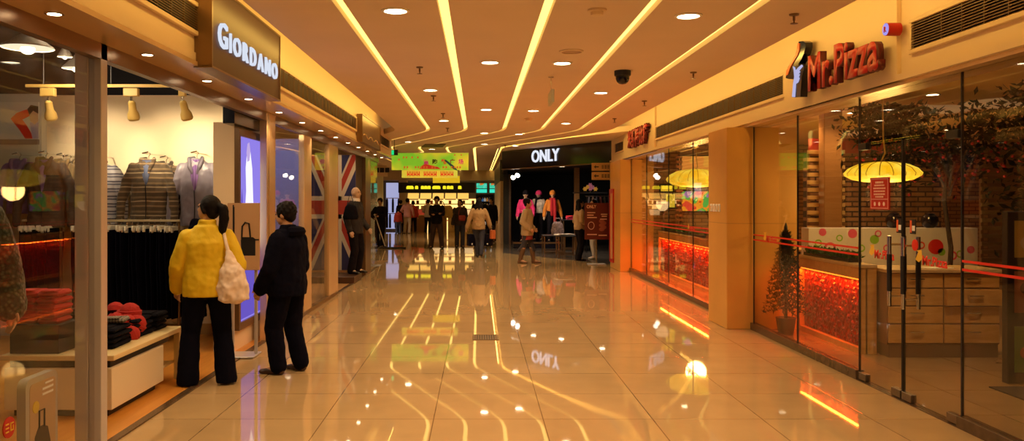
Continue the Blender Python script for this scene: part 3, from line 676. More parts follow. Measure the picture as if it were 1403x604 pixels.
# switch plates on the tan pier
for k in range(4):
    y = 10.97 - k * .12; t = thing('switch_plate', f'{ORD[k]} white switch plate along the tan pier, counted from the far edge', 'switch plate', (3.07, y, 1.48))
    put('plate', MB().box(3.06, 3.07, y - .042, y + .042, 1.45, 1.55, .004), M_WHITE, t); put('rocker', MB().box(3.054, 3.06, y - .02, y + .02, 1.475, 1.525, .003), M_CREAM, t)
# framed narrow poster on the far pier
t = thing('framed_notice', 'tall narrow red framed notice on the far tan pier', 'notice', (3.14, 19.6, .2))
mb = MB()
for a in ((19.36, 19.42, .14, 1.86), (19.84, 19.9, .14, 1.86), (19.42, 19.84, .14, .22), (19.42, 19.84, 1.76, 1.86)): mb.box(3.12, 3.15, *a)
put('frame', mb, M_RED, t, smooth=0); put('sheet', MB().box(3.135, 3.15, 19.42, 19.84, .22, 1.76), mat('tan_sheet', (.62, .35, .16), .5), t, smooth=0)
# projecting direction signs with arrows
for z0, z1, lb in ((2.31, 2.50, 'upper brown direction sign with an arrow by the far pier'), (2.09, 2.28, 'lower brown direction sign with an arrow by the far pier')):
    t = thing('direction_sign', lb, 'direction sign', (3.0, 20.2, z0))
    put('plate', MB().box(2.74, 3.20, 20.18, 20.22, z0, z1, .004), mat('sign_tan', (.40, .24, .10), .4), t)
    zc = (z0 + z1) / 2
    put('arrow', MB().prism([(2.79, 0), (2.84, .045), (2.84, .014), (2.91, .014), (2.91, -.014), (2.84, -.014), (2.84, -.045)], (0, 20.178, zc), (1, 0, 0), (0, 0, 1), .004), M_BLACK, t, smooth=0)
    mb = MB()
    for i in range(3):
        for dz in (-.03, 0, .03): mb.box(2.98 + i * .07, 3.03 + i * .07, 20.174, 20.18, zc + dz - .008, zc + dz + .008)
    put('print', mb, M_BLACK, t, smooth=0)
put('bracket', MB().box(3.18, 3.3, 20.15, 20.25, 2.08, 2.52), M_BRONZE, t)
# green exit sign
Y = 20.4; t = thing('exit_sign', 'small green lit running man exit sign by the banner', 'exit sign', (gx(540, Y), Y, 2.92))
x0, x1 = gx(535.5, Y), gx(545, Y)
put('housing', MB().box(x0, x1, Y, Y + .05, 2.70, 2.83), M_BLACK, t, smooth=0)
put('lit_panel', MB().box(x0 + .015, x0 + .075, Y - .006, Y, 2.71, 2.82), emat('exit_green', (.02, .75, .22), 1.0), t, smooth=0)
put('hanger', MB().tube([((x0 + x1) / 2, Y + .025, 2.83), ((x0 + x1) / 2, Y + .025, ZC)], .008, 6), M_BLACK, t)
# ---- banners
def banner_mat(name, cA, cB, sc):
    m = mat(name, cA, .6)
    nt, N, L = nodes_of(m); b = N['Principled BSDF']
    tc = N.new('ShaderNodeTexCoord'); n = N.new('ShaderNodeTexNoise'); n.inputs['Scale'].default_value = sc; n.inputs['Detail'].default_value = 2
    L.new(tc.outputs['Object'], n.inputs['Vector'])
    r = N.new('ShaderNodeValToRGB'); r.color_ramp.elements[0].position = .42; r.color_ramp.elements[1].position = .58
    r.color_ramp.elements[0].color = (*cA, 1); r.color_ramp.elements[1].color = (*cB, 1)
    L.new(n.outputs['Fac'], r.inputs['Fac']); L.new(r.outputs['Color'], b.inputs['Base Color'])
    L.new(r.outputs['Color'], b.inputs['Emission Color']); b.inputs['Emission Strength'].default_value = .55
    return m
def banner(Y, xa, xb, ya, yb, m, lb):
    x0, x1, z1, z0 = gx(xa, Y), gx(xb, Y), gz(ya, Y), gz(yb, Y)
    t = thing('hanging_banner', lb, 'banner', ((x0 + x1) / 2, Y, z0))
    n = 24; vs = []
    for j in range(2):
        for i in range(n + 1): vs.append((x0 + (x1 - x0) * i / n, Y + .03 * math.sin(i * .7) * (1 - j) * .5, z0 + (z1 - z0) * j))
    fs = [(i, i + 1, n + 2 + i, n + 1 + i) for i in range(n)]
    mb = MB().add(vs, fs); mb.add([(x, y + .006, z) for x, y, z in vs], [f[::-1] for f in fs])
    put('cloth', mb, m, t)
    put('top_bar', MB().tube([(x0, Y, z1), (x1, Y, z1)], .018, 8), M_CHROME, t)
    for x in (x0 + .15, x1 - .15): put('hanging_wire', MB().tube([(x, Y, z1), (x, Y, ZC)], .004, 5), M_CHROME, t)
    return t, x0, x1, z0, z1
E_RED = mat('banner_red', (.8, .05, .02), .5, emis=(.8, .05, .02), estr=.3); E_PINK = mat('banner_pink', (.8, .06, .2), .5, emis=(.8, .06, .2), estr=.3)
t, x0, x1, z0, z1 = banner(23.3, 536.5, 642, 209, 233, banner_mat('banner_green', (.22, .62, .03), (.85, .72, .04), 1.1), 'long green and yellow shopping banner hanging across the corridor')
W_, H_ = x1 - x0, z1 - z0
for i, (ch, m_, u) in enumerate(zip('童购物广场', (E_PINK, mat('banner_black', (.08, .02, .02), .5), E_RED, mat('banner_crimson', (.6, .04, .08), .5), E_PINK), (.45, .56, .68, .79, .90))):
    text('lettering', ch, m_, (x0 + W_ * u, 23.27, z0 + H_ * .48), (1, 0, 0), height=H_ * .3, extrude=.004, bold=.03, parent=t)
mb = MB()
for u0, u1, v, hh in ((.80, .97, .86, .07), (.14, .36, .72, .10), (.08, .98, .16, .12), (.03, .12, .6, .1)):
    n = int((u1 - u0) / .035)
    for i in range(n):
        if R.random() < .25: continue
        x = x0 + W_ * (u0 + (u1 - u0) * (i + .5) / n); mb.box(x - .022, x + .022, 23.257, 23.262, z0 + H_ * (v - hh / 2), z0 + H_ * (v + hh / 2))
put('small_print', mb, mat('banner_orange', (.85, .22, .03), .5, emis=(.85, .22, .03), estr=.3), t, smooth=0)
mb = MB().prism([(x0 + W_ * .36, 0), (x0 + W_ * .40, .1), (x0 + W_ * .44, .14), (x0 + W_ * .52, .1), (x0 + W_ * .6, .06), (x0 + W_ * .64, 0)], (0, 23.262, z0 + H_ * .06), (1, 0, 0), (0, 0, 1), .004)
put('red_motif', mb, E_RED, t, smooth=0)
mb = MB().prism([(x0 + W_ * .70, .3), (x0 + W_ * .76, .2), (x0 + W_ * .82, .1), (x0 + W_ * .86, -.02), (x0 + W_ * .80, .03), (x0 + W_ * .74, .16), (x0 + W_ * .69, .26)], (0, 23.262, z0), (1, 0, 0), (0, 0, 1), .004)
put('blue_motif', mb, mat('banner_blue', (.05, .25, .5), .5), t, smooth=0)
t, x0, x1, z0, z1 = banner(25.3, 550.5, 627, 232.5, 243.5, banner_mat('banner_lime', (.80, .62, .05), (.72, .74, .08), 1.5), 'yellow green banner with red characters behind the long one')
mb = MB(); W_, H_ = x1 - x0, z1 - z0
for i in range(14):
    if i in (4, 9): continue
    x = x0 + W_ * (.12 + .78 * i / 13)
    for a, b in ((-.037, .037), (-.04, -.015), (.015, .04)): mb.box(x + a, x + b, 25.25, 25.256, z0 + H_ * (.35 if b - a > .03 else .2), z0 + H_ * (.5 if b - a > .03 else .8))
put('print', mb, E_RED, t, smooth=0)
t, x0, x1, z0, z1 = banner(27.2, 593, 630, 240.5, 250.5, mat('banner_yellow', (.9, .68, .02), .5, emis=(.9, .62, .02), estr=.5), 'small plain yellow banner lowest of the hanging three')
# ================================================================== clothing store
M_HANG = mat('white_hanger', (.85, .82, .72), .4)
M_TRACK = mat('track_cream', (.78, .55, .16), .4)
def jacket(label, cx, zt, Y, W, L, m, inner=None, rz=0., open_=.5, m_lap=None, group=None, zipm=None, seed=0):
    """Jacket hanging face-out: body, sleeves, collar; the shirt inside shows in the opening."""
    t = thing('hanging_jacket', label, 'jacket', (cx, Y, zt - L), rz, group)
    hw = W / 2; b = MB()
    b.loft([(0, 0, .0, hw * .74, .085), (0, 0, L * .3, hw * .70, .085), (0, 0, L * .62, hw * .68, .095), (0, 0, L * .84, hw * .66, .085), (0, 0, L * .93, hw * .50, .07), (0, 0, L * .985, hw * .24, .055)], 22)
    for s in (-1, 1):
        b.chain([(s * hw * .60, 0, L * .86), (s * hw * .86, .0, L * .66), (s * hw * 1.02, -.03, L * .36), (s * hw * 1.05, -.05, L * .06)], [.058, .062, .055, .045], 12)
    def fx(v):
        if v.co.z < .004: v.co.z = .004
    blob('body', b, m, .013, t, wrinkle=.014, wscale=.10, fix=fx)
    co_ = MB()
    for s in (-1, 1):
        co_.chain([(s * .012, -.075, L * .72), (s * .055, -.085, L * .87), (s * .075, -.04, L * .985), (s * .045, .035, L * 1.0)], [.012, .026, .024, .022], 10)
    blob('collar', co_, m_lap or m, .01, t, wrinkle=.004, wscale=.06)
    if inner:
        v = MB(); n = 8
        zz = [L * (1 - open_) + (L * .97 - L * (1 - open_)) * i / n for i in range(n + 1)]
        rr = []
        for i, z in enumerate(zz):
            w = .006 + .066 * (i / n) ** .8; y = -.092 - .008 * math.sin(i * .8) + (.03 if i > 6 else 0)
            rr.append([Vector((-w, y + .008, z)), Vector((0, y - .012, z)), Vector((w, y + .008, z)), Vector((0, y + .03, z))])
        put('inner_shirt', v.rings(rr), inner, t, world=False)
    z_ = MB().tube([(0, -.098, .02), (.006, -.098, L * .3), (0, -.1, L * (1 - open_) + .02)], .005, 6)
    put('zip', z_, zipm or M_BLACK, t, world=False)
    # the arm and hanger carrying it
    h = thing('clothes_hanger', 'hanger carrying the ' + label, 'hanger', (cx, Y, zt))
    put('hook', MB().tube([(cx, Y, zt - .03), (cx, Y, zt + .03), (cx + .02, Y, zt + .05), (cx + .005, Y, zt + .065)], .004, 6), M_CHROME, h)
    put('shoulder_bar', MB().tube([(cx - hw * .5, Y, zt - .09), (cx - .05, Y, zt - .02), (cx + .05, Y, zt - .02), (cx + hw * .5, Y, zt - .09)], .011, 8), M_HANG, h)
    if rz == 0: put('wall_arm', MB().tube([(cx - .04, 9.92, zt + .06), (cx - .04, Y - .08, zt + .055), (cx + .03, Y - .09, zt + .07)], .007, 8), M_CHROME, h)
    return t
M_OLIVE = mat('olive_jacket', (.06, .038, .026), .7, var=.15, vscale=9); M_PURPLE = mat('purple_cloth', (.17, .10, .27), .8, var=.12, vscale=8)
M_KHAKI = stripes('khaki_shimmer', [(0, (.18, .11, .045)), (.5, (.12, .075, .03))], .05, 'X', wob=.06)
M_TANST = stripes('tan_striped_cloth', [(0, (.07, .042, .022)), (.26, (.22, .14, .07)), (.38, (.09, .055, .03)), (.62, (.36, .27, .16)), (.70, (.07, .042, .022)), (.86, (.17, .11, .055))], .16)
M_BRNST = stripes('brown_striped_cloth', [(0, (.05, .03, .018)), (.4, (.15, .09, .05)), (.55, (.06, .036, .02)), (.8, (.20, .13, .075))], .13)
M_WHST = stripes('white_striped_cloth', [(0, (.50, .48, .52)), (.42, (.13, .12, .17)), (.62, (.42, .41, .46)), (.82, (.08, .07, .11))], .085)
M_LILAC = mat('lilac_satin', (.20, .17, .22), .38, var=.1, vscale=7, sheen=.3)
JZ = 2.07
jacket('purple sweatshirt hanging beyond the display glass', gx(27, 9.45), 2.06, 9.45, .42, .62, M_PURPLE, None)
jacket('khaki shimmering jacket third in the cluster by the double post', gx(92, 9.62), 2.05, 9.68, .44, .72, M_KHAKI)
jacket('khaki shimmering jacket second in the cluster by the double post', gx(84, 9.45), 2.06, 9.50, .46, .72, M_KHAKI)
jacket('dark olive jacket hanging open over a purple shirt', gx(63, 9.3), 2.07, 9.3, .58, .78, M_OLIVE, M_PURPLE)
jacket('white and grey striped jacket hanging behind the double post', gx(138, 9.5), 2.04, 9.5, .54, .72, M_WHST)
jacket('brown striped jacket hanging partly behind the open tan striped one', gx(228, 9.68), 2.04, 9.68, .44, .68, M_BRNST)
jacket('tan and brown striped jacket hanging open over a blue shirt', gx(204, 9.42), 2.07, 9.42, .58, .74, M_TANST, mat('blue_shirt', (.10, .12, .22), .8), open_=.42)
jacket('silver lilac jacket hanging open over a purple striped shirt', gx(270, 9.45), 2.08, 9.45, .54, .78, M_LILAC, stripes('purple_stripe', [(0, (.22, .11, .34)), (.6, (.12, .055, .2))], .03, 'X'), open_=.5, m_lap=mat('lilac_lining', (.14, .12, .16), .5))
# rails of trousers under the jackets
def rail(x0, x1, Y, z, lb):
    t = thing('clothes_rail', lb, 'clothes rail', ((x0 + x1) / 2, Y, 0))
    put('bar', MB().tube([(x0, Y, z), (x1, Y, z)], .014, 10), mat('rail_cream', (.78, .66, .42), .3, metal=.5), t)
    for x in (x0 + .02, x1 - .02): put('upright', MB().tube([(x, Y + .02, .004), (x, Y + .02, z)], .016, 8), M_BRONZE, t)
rail(-5.10, -4.66, 9.3, 1.37, 'cream clothes rail behind the display glass'); rail(-4.56, -3.34, 9.3, 1.37, 'cream clothes rail of trousers under the striped jackets')
first = None
M_TROU = mat('navy_trousers', (.003, .003, .010), .9, spec=.08, bump=.2, bscale=30)
xs = [x for x in [-5.05 + .062 * i for i in range(28)] if not -4.68 < x < -4.54]
for i, x in enumerate(xs):
    if first is None:
        tr = thing('hanging_trousers', 'dark navy trousers hanging from a cream rail by a clip hanger', 'trousers', (x, 9.3, .3), 0, 'dark trousers on the store rails')
        b = MB(); rr = []
        for z, w_, d in ((0, .014, .115), (.3, .016, .125), (.62, .018, .15), (.86, .02, .17), (.98, .012, .165)):
            rr.append([Vector((w_ * math.cos(2 * PI * k / 14) + .006 * math.sin(9 * z), d * math.sin(2 * PI * k / 14), z)) for k in range(14)])
        put('legs', b.rings(rr), M_TROU, tr, world=False)
        hg = thing('clip_hanger', 'pale clip hanger holding dark trousers on the cream rail', 'hanger', (x, 9.3, 1.28), 0, 'clip hangers on the store rails')
        put('bar', MB().box(-.012, .012, -.17, .17, -.02, .035, .006), M_HANG, hg, world=False)
        put('hook', MB().tube([(0, 0, .035), (0, 0, .085), (0, .018, .108), (0, .0, .112)], .004, 6), M_CHROME, hg, world=False)
        put('clip', MB().box(-.018, .018, -.15, -.11, -.035, .02, .005), M_HANG, hg, world=False); put('clip', MB().box(-.018, .018, .11, .15, -.035, .02, .005), M_HANG, hg, world=False)
        first = (tr, hg)
    else:
        dup(first[0], (x, 9.3, .3 + R.uniform(-.02, .02)), R.uniform(-.15, .15)); dup(first[1], (x, 9.3, 1.28 + R.uniform(-.008, .008)), R.uniform(-.15, .15))
for x in (-3.12, -3.02):
    t = thing('hanging_coat', {-3.12: 'long black coat hanging beside the yellow coated woman', -3.02: 'black garment hanging nearest the cream pier'}[x], 'coat', (x, 9.2 if x < -3.1 else 8.9, .35), PI / 2)
    b = MB().loft([(0, 0, 0, .15, .10), (0, 0, .4, .15, .10), (0, 0, .8, .16, .10), (0, 0, .98, .12, .07), (0, 0, 1.04, .05, .05)], 18)
    for s in (-1, 1): b.chain([(s * .12, 0, .94), (s * .18, -.02, .6), (s * .19, -.04, .3)], [.05, .055, .05])
    blob('body', b, M_TROU, .015, t, wrinkle=.015, wscale=.12)
# display table with box plinth
t = thing('display_table', 'low cream display table with a boxed plinth inside the store entrance', 'table', (-3.06, 6.8, 0))
M_TTOP = mat('table_cream', (.82, .66, .36), .35); M_PLIN = mat('plinth_cream', (.84, .74, .54), .5)
put('tabletop', MB().box(-3.5, -2.665, 6.08, 7.50, .425, .465, .004), M_TTOP, t)
put('recess', MB().box(-3.46, -2.72, 6.14, 7.3, .365, .425), M_BLACK, t, smooth=0)
put('plinth', MB().box(-3.48, -2.69, 6.10, 7.10, .06, .365, .004), M_PLIN, t); put('plinth_foot', MB().box(-3.44, -2.74, 6.16, 7.04, .004, .06), M_BLACK, t)
for x in (-3.46, -2.70): put('leg', MB().box(x - .025, x + .025, 7.43, 7.48, .004, .425, .003), M_TTOP, t)
put('low_shelf', MB().box(-3.44, -2.72, 7.12, 7.42, .15, .17), M_TTOP, t)
M_BLKC = mat('black_cloth', (.005, .005, .010), .9, spec=.1, bump=.3, bscale=25); M_REDW = mat('red_wool', (.42, .02, .015), .9, bump=.6, bscale=60)
def folded(lb, c, sx, sy, sz, m, rz=0., name='folded_sweater', group=None, cat='clothes'):
    t = thing(name, lb, cat, c, rz, group)
    b = MB().box(-sx / 2, sx / 2, -sy / 2, sy / 2, 0, sz, min(.018, sz * .45))
    put('body', b, m, t, world=False)
    put('sleeve_fold', MB().box(-sx * .3, sx * .3, -sy * .52, sy * .1, sz, sz + .008, .003), m, t, world=False)
    return t
# dark garments stacked on the table
k = 0
for (x, y, n, lb) in ((-3.27, 6.45, 5, 'by the glass'), (-2.92, 6.5, 4, 'beside the red hats'), (-2.95, 6.98, 4, 'under the red hats'), (-3.28, 7.0, 6, 'behind the red hats'), (-2.93, 7.32, 4, 'at the table end')):
    for i in range(n):
        folded(f'{ORD[i]} black folded garment from the bottom, pile {lb}', (x + R.uniform(-.01, .01), y + R.uniform(-.01, .01), .466 + i * .040), .30, .36 if y < 7.2 else .26, .031, M_BLKC, R.uniform(-.06, .06), 'folded_garment', 'black clothes on the display table')
folded('grey knitted garment in front of the red hats', (-2.92, 6.62, .632), .24, .2, .035, stripes('grey_knit', [(0, (.22, .18, .14)), (.5, (.08, .07, .06))], .022, 'X'), .2, 'folded_garment')
def hat(lb, c, r, m, tilt=(0, 0)):
    t = thing('knit_hat', lb, 'hat', c); t.rotation_euler = (tilt[0], tilt[1], R.uniform(0, 3))
    put('crown', MB().loft([(0, 0, 0, r, r * .95), (0, 0, r * .35, r * 1.02, r), (0, 0, r * .8, r * .82, r * .8), (0, 0, r * 1.08, r * .4, r * .4), (0, 0, r * 1.15, .01, .01)], 20), m, t, world=False)
    put('brim', MB().loft([(0, 0, -.012, r * 1.0, r * .97), (0, 0, -.012, r * 1.12, r * 1.08), (0, 0, .03, r * 1.14, r * 1.1), (0, 0, .036, r * 1.0, r * .98)], 20, False), m, t, world=False)
for i, (px, py, Y, rr, tl, lb) in enumerate([(178, 424, 7.0, .085, (0, 0), 'red knitted hat on top of the pile'), (158, 421, 7.05, .075, (.3, .4), 'red knitted hat tilted by the steel post'), (158, 437, 6.9, .085, (.9, .2), 'red knitted hat lying on its side by the post'),
                                        (173, 440, 6.88, .085, (.3, -.6), 'red knitted hat in the middle of the pile'), (186, 438, 6.95, .075, (.2, .7), 'red knitted hat nearest the table end'), (178, 452, 6.8, .07, (1.2, -.4), 'red knitted hat lowest in the pile'), (168, 430, 7.0, .075, (.2, .3), 'red knitted hat second from the top')]):
    hat(lb, (gx(px, Y), Y, gz(py, Y) - .04), rr, M_REDW, tl)
for i, (x, y) in enumerate(((-3.38, 6.3), (-3.2, 6.28))):
    for j in range(5): folded(f'{ORD[j]} red sweater from the bottom, stack {["nearest the glass edge", "beside the double post"][i]}', (x, y, .68 + j * .05), .17, .24, .042, M_REDW, R.uniform(-.1, .1), 'folded_sweater', 'red sweaters behind the display glass')
solo('display_riser', MB().box(-3.48, -3.08, 6.12, 6.42, .67 - .0, .679).box(-3.46, -3.10, 6.14, 6.40, .466, .67), M_BLACK, 'black riser under the red sweaters', 'riser')
# track lights
t = thing('light_track', 'cream ceiling track carrying the store spotlights', 'light track', (-3.8, 8.6, 2.77))
put('rail', MB().box(-4.68, -2.95, 8.585, 8.615, 2.765, 2.795), M_TRACK, t, smooth=0)
for x in (-4.5, -3.8, -3.05): put('hanger', MB().tube([(x, 8.6, 2.79), (x, 8.6, 3.3)], .006, 6), M_BLACK, t)
for px, lb in ((66, 'cream track spotlight seen through the display glass'), (180, 'cream track spotlight beside the double steel post'), (250, 'cream track spotlight nearest the lettered sign')):
    x = gx(px, 8.6); h = thing('track_spotlight', lb, 'spotlight', (x, 8.6, 2.7))
    put('adaptor', MB().box(x - .075, x + .075, 8.57, 8.63, 2.67, 2.755, .006) if px < 200 else MB().box(x - .035, x + .035, 8.57, 8.63, 2.67, 2.755, .006), M_TRACK, h)
    put('stem', MB().tube([(x, 8.6, 2.67), (x, 8.6, 2.62)], .012, 8), M_CHROME, h)
    d = Vector((.15 if px > 200 else 0, .35, -1)).normalized(); p = Vector((x, 8.6, 2.63))
    put('head', MB().tube([p, p + d * .02, p + d * .10, p + d * .14, p + d * .19, p + d * .21], [.02, .036, .038, .058, .062, .05], 18), M_TRACK, h)
    q = p + d * .215
    aim = Vector((x, 9.92, 2.08)) - q
    o = lamp('bulb', 'SPOT', q, 130, (1., .80, .48), h, spot_size=math.radians(66), spot_blend=.8, shadow_soft_size=.04)
    o.rotation_euler = aim.to_track_quat('-Z', 'Y').to_euler()
# pendant bowls and round ceiling lamps
for px, py, Y, r, lb in ((38, 66, 6.5, .19, 'large white bowl pendant lamp behind the display glass'), (105, 94, 8.0, .13, 'small white pendant lamp half behind the steel post'), (89, 78, 8.4, .07, 'small flat lamp between the two pendants')):
    c = (gx(px, Y), Y, gz(py, Y)); t = thing('pendant_lamp', lb, 'lamp', c)
    put('shade', MB().lathe([(r, 0), (r * .98, .012), (r * .55, .07), (r * .25, .11), (.02, .13)], c, 28, False), M_WHITE, t)
    put('glow_disc', MB().lathe([(r * .96, .006), (.01, .008)], c, 28), emat('pendant_glow', (1., .86, .58), 1.3), t)
    put('bulb', MB().ell((c[0], c[1], c[2] - .01), (r * .28, r * .28, r * .2)), emat('bulb_glow', (1., .88, .6), 8.), t)
    put('cord', MB().tube([(c[0], c[1], c[2] + .12), (c[0], c[1], 3.3)], .006, 6), M_BLACK, t)
    lamp('light', 'POINT', (c[0], c[1], c[2] - .1), 15, (1, .75, .45), t, shadow_soft_size=.1)
# posters on the grey wall
def poster(lb, x0, x1, z0, z1, Y, m): 
    t = thing('wall_poster', lb, 'poster', ((x0 + x1) / 2, Y, z0))
    put('sheet', MB().box(x0, x1, Y - .02, Y, z0, z1), m, t, smooth=0); return t
Y = 9.80; x0, x1 = gx(-40, Y), gx(54, Y)
pt = poster('white fashion poster of a person in a red sleeved top', x0, x1, gz(191, Y), gz(140, Y), Y, mat('poster_white', (.68, .68, .64), .5))
def pp(pts, m, nm, yo=.023, par=None): return put(nm, MB().prism([(gx(a, Y), gz(b, Y)) for a, b in pts][::-1], (0, Y - yo, 0), (1, 0, 0), (0, 0, 1), .003), m, par or pt, smooth=0)
pp([(16, 163), (24, 155), (38, 150), (44, 158), (32, 164), (38, 172), (44, 182), (46, 190), (36, 190), (28, 178)], M_REDF, 'printed_sleeve')
pp([(41, 152), (46, 148), (53, 152), (54, 166), (49, 171), (43, 166)], mat('print_skin', (.60, .38, .26), .6), 'printed_face', .026)
pp([(39, 150), (44, 144), (54, 146), (54, 156), (47, 152), (42, 158)], M_BLACK, 'printed_hair', .028)
pp([(42, 168), (54, 168), (54, 190), (46, 190)], mat('print_lilac', (.5, .42, .6), .6), 'printed_body', .024)
t = poster('pale lower wall panel with a faint print under the fashion poster', x0, x1, gz(262, Y), gz(198, Y), Y, mat('panel_white', (.62, .60, .50), .5))
put('shelf_band', MB().box(x0, x1, Y - .04, Y, gz(198, Y), gz(191, Y)), mat('band_grey', (.22, .17, .15), .5), t, smooth=0)
# tall lit picture box on the pier
t = thing('picture_light_box', 'tall violet lit picture box with a white dressed figure on the pier', 'light box', (-2.55, 9.25, .3))
mb = MB()
for a in ((8.77, 8.83, .22, 2.36), (9.72, 9.78, .22, 2.36), (8.83, 9.72, .22, .30), (8.83, 9.72, 2.28, 2.36)): mb.box(-2.575, -2.525, *a)
put('frame', mb, M_BRONZE, t, smooth=0)
put('lit_picture', MB().box(-2.572, -2.55, 8.83, 9.72, .30, 2.28), emat('picture_violet', (.34, .26, .95), .85), t, smooth=0)
mb = MB().prism([(8.98, .9), (9.05, 1.35), (9.12, 1.7), (9.10, 1.95), (9.16, 2.14), (9.26, 2.2), (9.30, 2.1), (9.36, 1.95), (9.40, 1.6), (9.50, 1.2), (9.62, .9), (9.55, .4), (9.0, .4)], (-2.548, 0, 0), (0, 1, 0), (0, 0, 1), .003)
put('white_dress', mb, emat('picture_white', (.86, .84, 1.), 1.15), t, smooth=0)
put('printed_head', MB().prism([(9.16, 2.02), (9.13, 2.12), (9.17, 2.22), (9.24, 2.24), (9.28, 2.14), (9.24, 2.04)], (-2.5465, 0, 0), (0, 1, 0), (0, 0, 1), .003), emat('picture_lilac', (.6, .45, .85), .9), t, smooth=0)
put('printed_drape', MB().prism([(8.85, .4), (8.85, 1.3), (8.95, 1.72), (9.03, 1.35), (9.1, 1.0), (9.2, 1.14), (9.3, .95), (9.42, 1.12), (9.55, .95), (9.7, 1.2), (9.7, .32), (8.85, .32)], (-2.546, 0, 0), (0, 1, 0), (0, 0, 1), .002), emat('picture_blue', (.2, .13, .75), .7), t, smooth=0)
solo('store_header', MB().box(-2.60, -2.48, 8.45, 9.42, 2.38, 2.60), M_BLACKG, 'black header panel above the violet picture box', 'header panel')
# poster stand with a bag picture
Y = 8.55; x0, x1 = gx(312, Y), gx(356, Y); z0, z1 = gz(370, Y), gz(278, Y)
t = thing('poster_stand', 'tan poster stand picturing a black bag before the violet picture box', 'poster stand', ((x0 + x1) / 2, Y, .004))
put('board', MB().box(x0, x1, Y - .012, Y + .012, z0, z1, .003), mat('poster_tan', (.60, .36, .20), .45), t)
put('post', MB().box(x0 + .03, x0 + .06, Y + .012, Y + .035, .02, z1), M_STEEL, t); put('post', MB().box(x1 - .06, x1 - .03, Y + .012, Y + .035, .02, z1), M_STEEL, t)
put('base_plate', MB().box(x0 + .02, x1 - .02, Y - .17, Y + .15, .004, .02, .004), M_STEEL, t)
xm = gx(339, Y)
mb = MB().prism([(xm - .06, 0), (xm + .085, 0), (xm + .085, .17), (xm + .06, .19), (xm - .05, .19), (xm - .065, .16)], (0, Y - .0125, gz(350, Y)), (1, 0, 0), (0, 0, 1), .003)
put('printed_bag', mb, M_BLACK, t, smooth=0)
zz = gz(350, Y)
put('printed_handle', MB().tube([(xm - .055, Y - .014, zz + .17), (xm - .05, Y - .014, zz + .3), (xm - .02, Y - .014, zz + .34), (xm + .02, Y - .014, zz + .33), (xm + .035, Y - .014, zz + .18)], .009, 6), M_BLACK, t)
put('printed_line', MB().box(xm - .02, x1 - .005, Y - .0155, Y - .0125, zz + .155, zz + .17), M_BLACK, t, smooth=0)
put('printed_stripe', MB().box(x0 + .055, x0 + .068, Y - .015, Y - .0125, zz + .2, zz + .52).box(x0 + .068, x0 + .074, Y - .015, Y - .0125, zz + .22, zz + .5), M_BLACK, t, smooth=0)
# small rounded floor sign behind the glass
t = thing('floor_sign', 'small grey rounded floor sign picturing a trolley bag behind the glass', 'floor sign', (-2.53, 4.77, 0))
def rr_(y0, y1, z0, z1, r):
    p = [(y0, z0), (y1, z0)]
    for cy, cz, a0 in ((y1 - r, z1 - r, 0), (y0 + r, z1 - r, 90)):
        for i in range(6): a = math.radians(a0 + i * 18); p.append((cy + r * math.cos(a), cz + r * math.sin(a)))
    return p
put('frame', MB().prism(rr_(4.60, 4.95, .004, .60, .05), (-2.505, 0, 0), (0, 1, 0), (0, 0, 1), .05), mat('sign_grey', (.42, .38, .32), .4), t)
put('picture', MB().prism(rr_(4.64, 4.92, .03, .565, .03), (-2.503, 0, 0), (0, 1, 0), (0, 0, 1), .004), mat('sign_sheet', (.50, .33, .18), .5), t, smooth=0)
put('printed_bag', MB().prism([(4.68, .06), (4.84, .06), (4.86, .2), (4.83, .29), (4.78, .31), (4.73, .31), (4.69, .26)], (-2.501, 0, 0), (0, 1, 0), (0, 0, 1), .003), M_BLACK, t, smooth=0)
put('printed_handle', MB().tube([(-2.501, 4.735, .3), (-2.501, 4.735, .4), (-2.501, 4.79, .4), (-2.501, 4.79, .3)], .006, 6), M_BLACK, t)
put('printed_flower', MB().tube([(-2.504, 4.70, .43), (-2.4995, 4.70, .43)], .035, 10), mat('sign_yellow', (.7, .5, .05), .5), t, smooth=0)
put('printed_lines', MB().box(-2.503, -2.500, 4.77, 4.89, .48, .492).box(-2.503, -2.500, 4.77, 4.89, .51, .522).box(-2.503, -2.500, 4.80, 4.89, .54, .55), M_WHITE, t, smooth=0)
t = thing('sale_sticker', 'round red sticker with yellow strokes low on the display glass', 'sticker', (-2.442, 4.32, .42))
put('disc', MB().tube([(-2.443, 4.32, .42), (-2.437, 4.32, .42)], .055, 24), M_RED, t)
mb = MB()
for dy, dz, a, b in ((-.022, .02, .014, .003), (-.022, 0, .014, .003), (-.022, -.02, .014, .003), (.022, .018, .014, .003), (.022, -.018, .014, .003), (.01, 0, .003, .022), (.034, -.008, .003, .014)): mb.box(-2.437, -2.434, 4.32 + dy - a, 4.32 + dy + a, .42 + dz - b, .42 + dz + b)
put('print', mb, MATS['sign_yellow'], t, smooth=0)

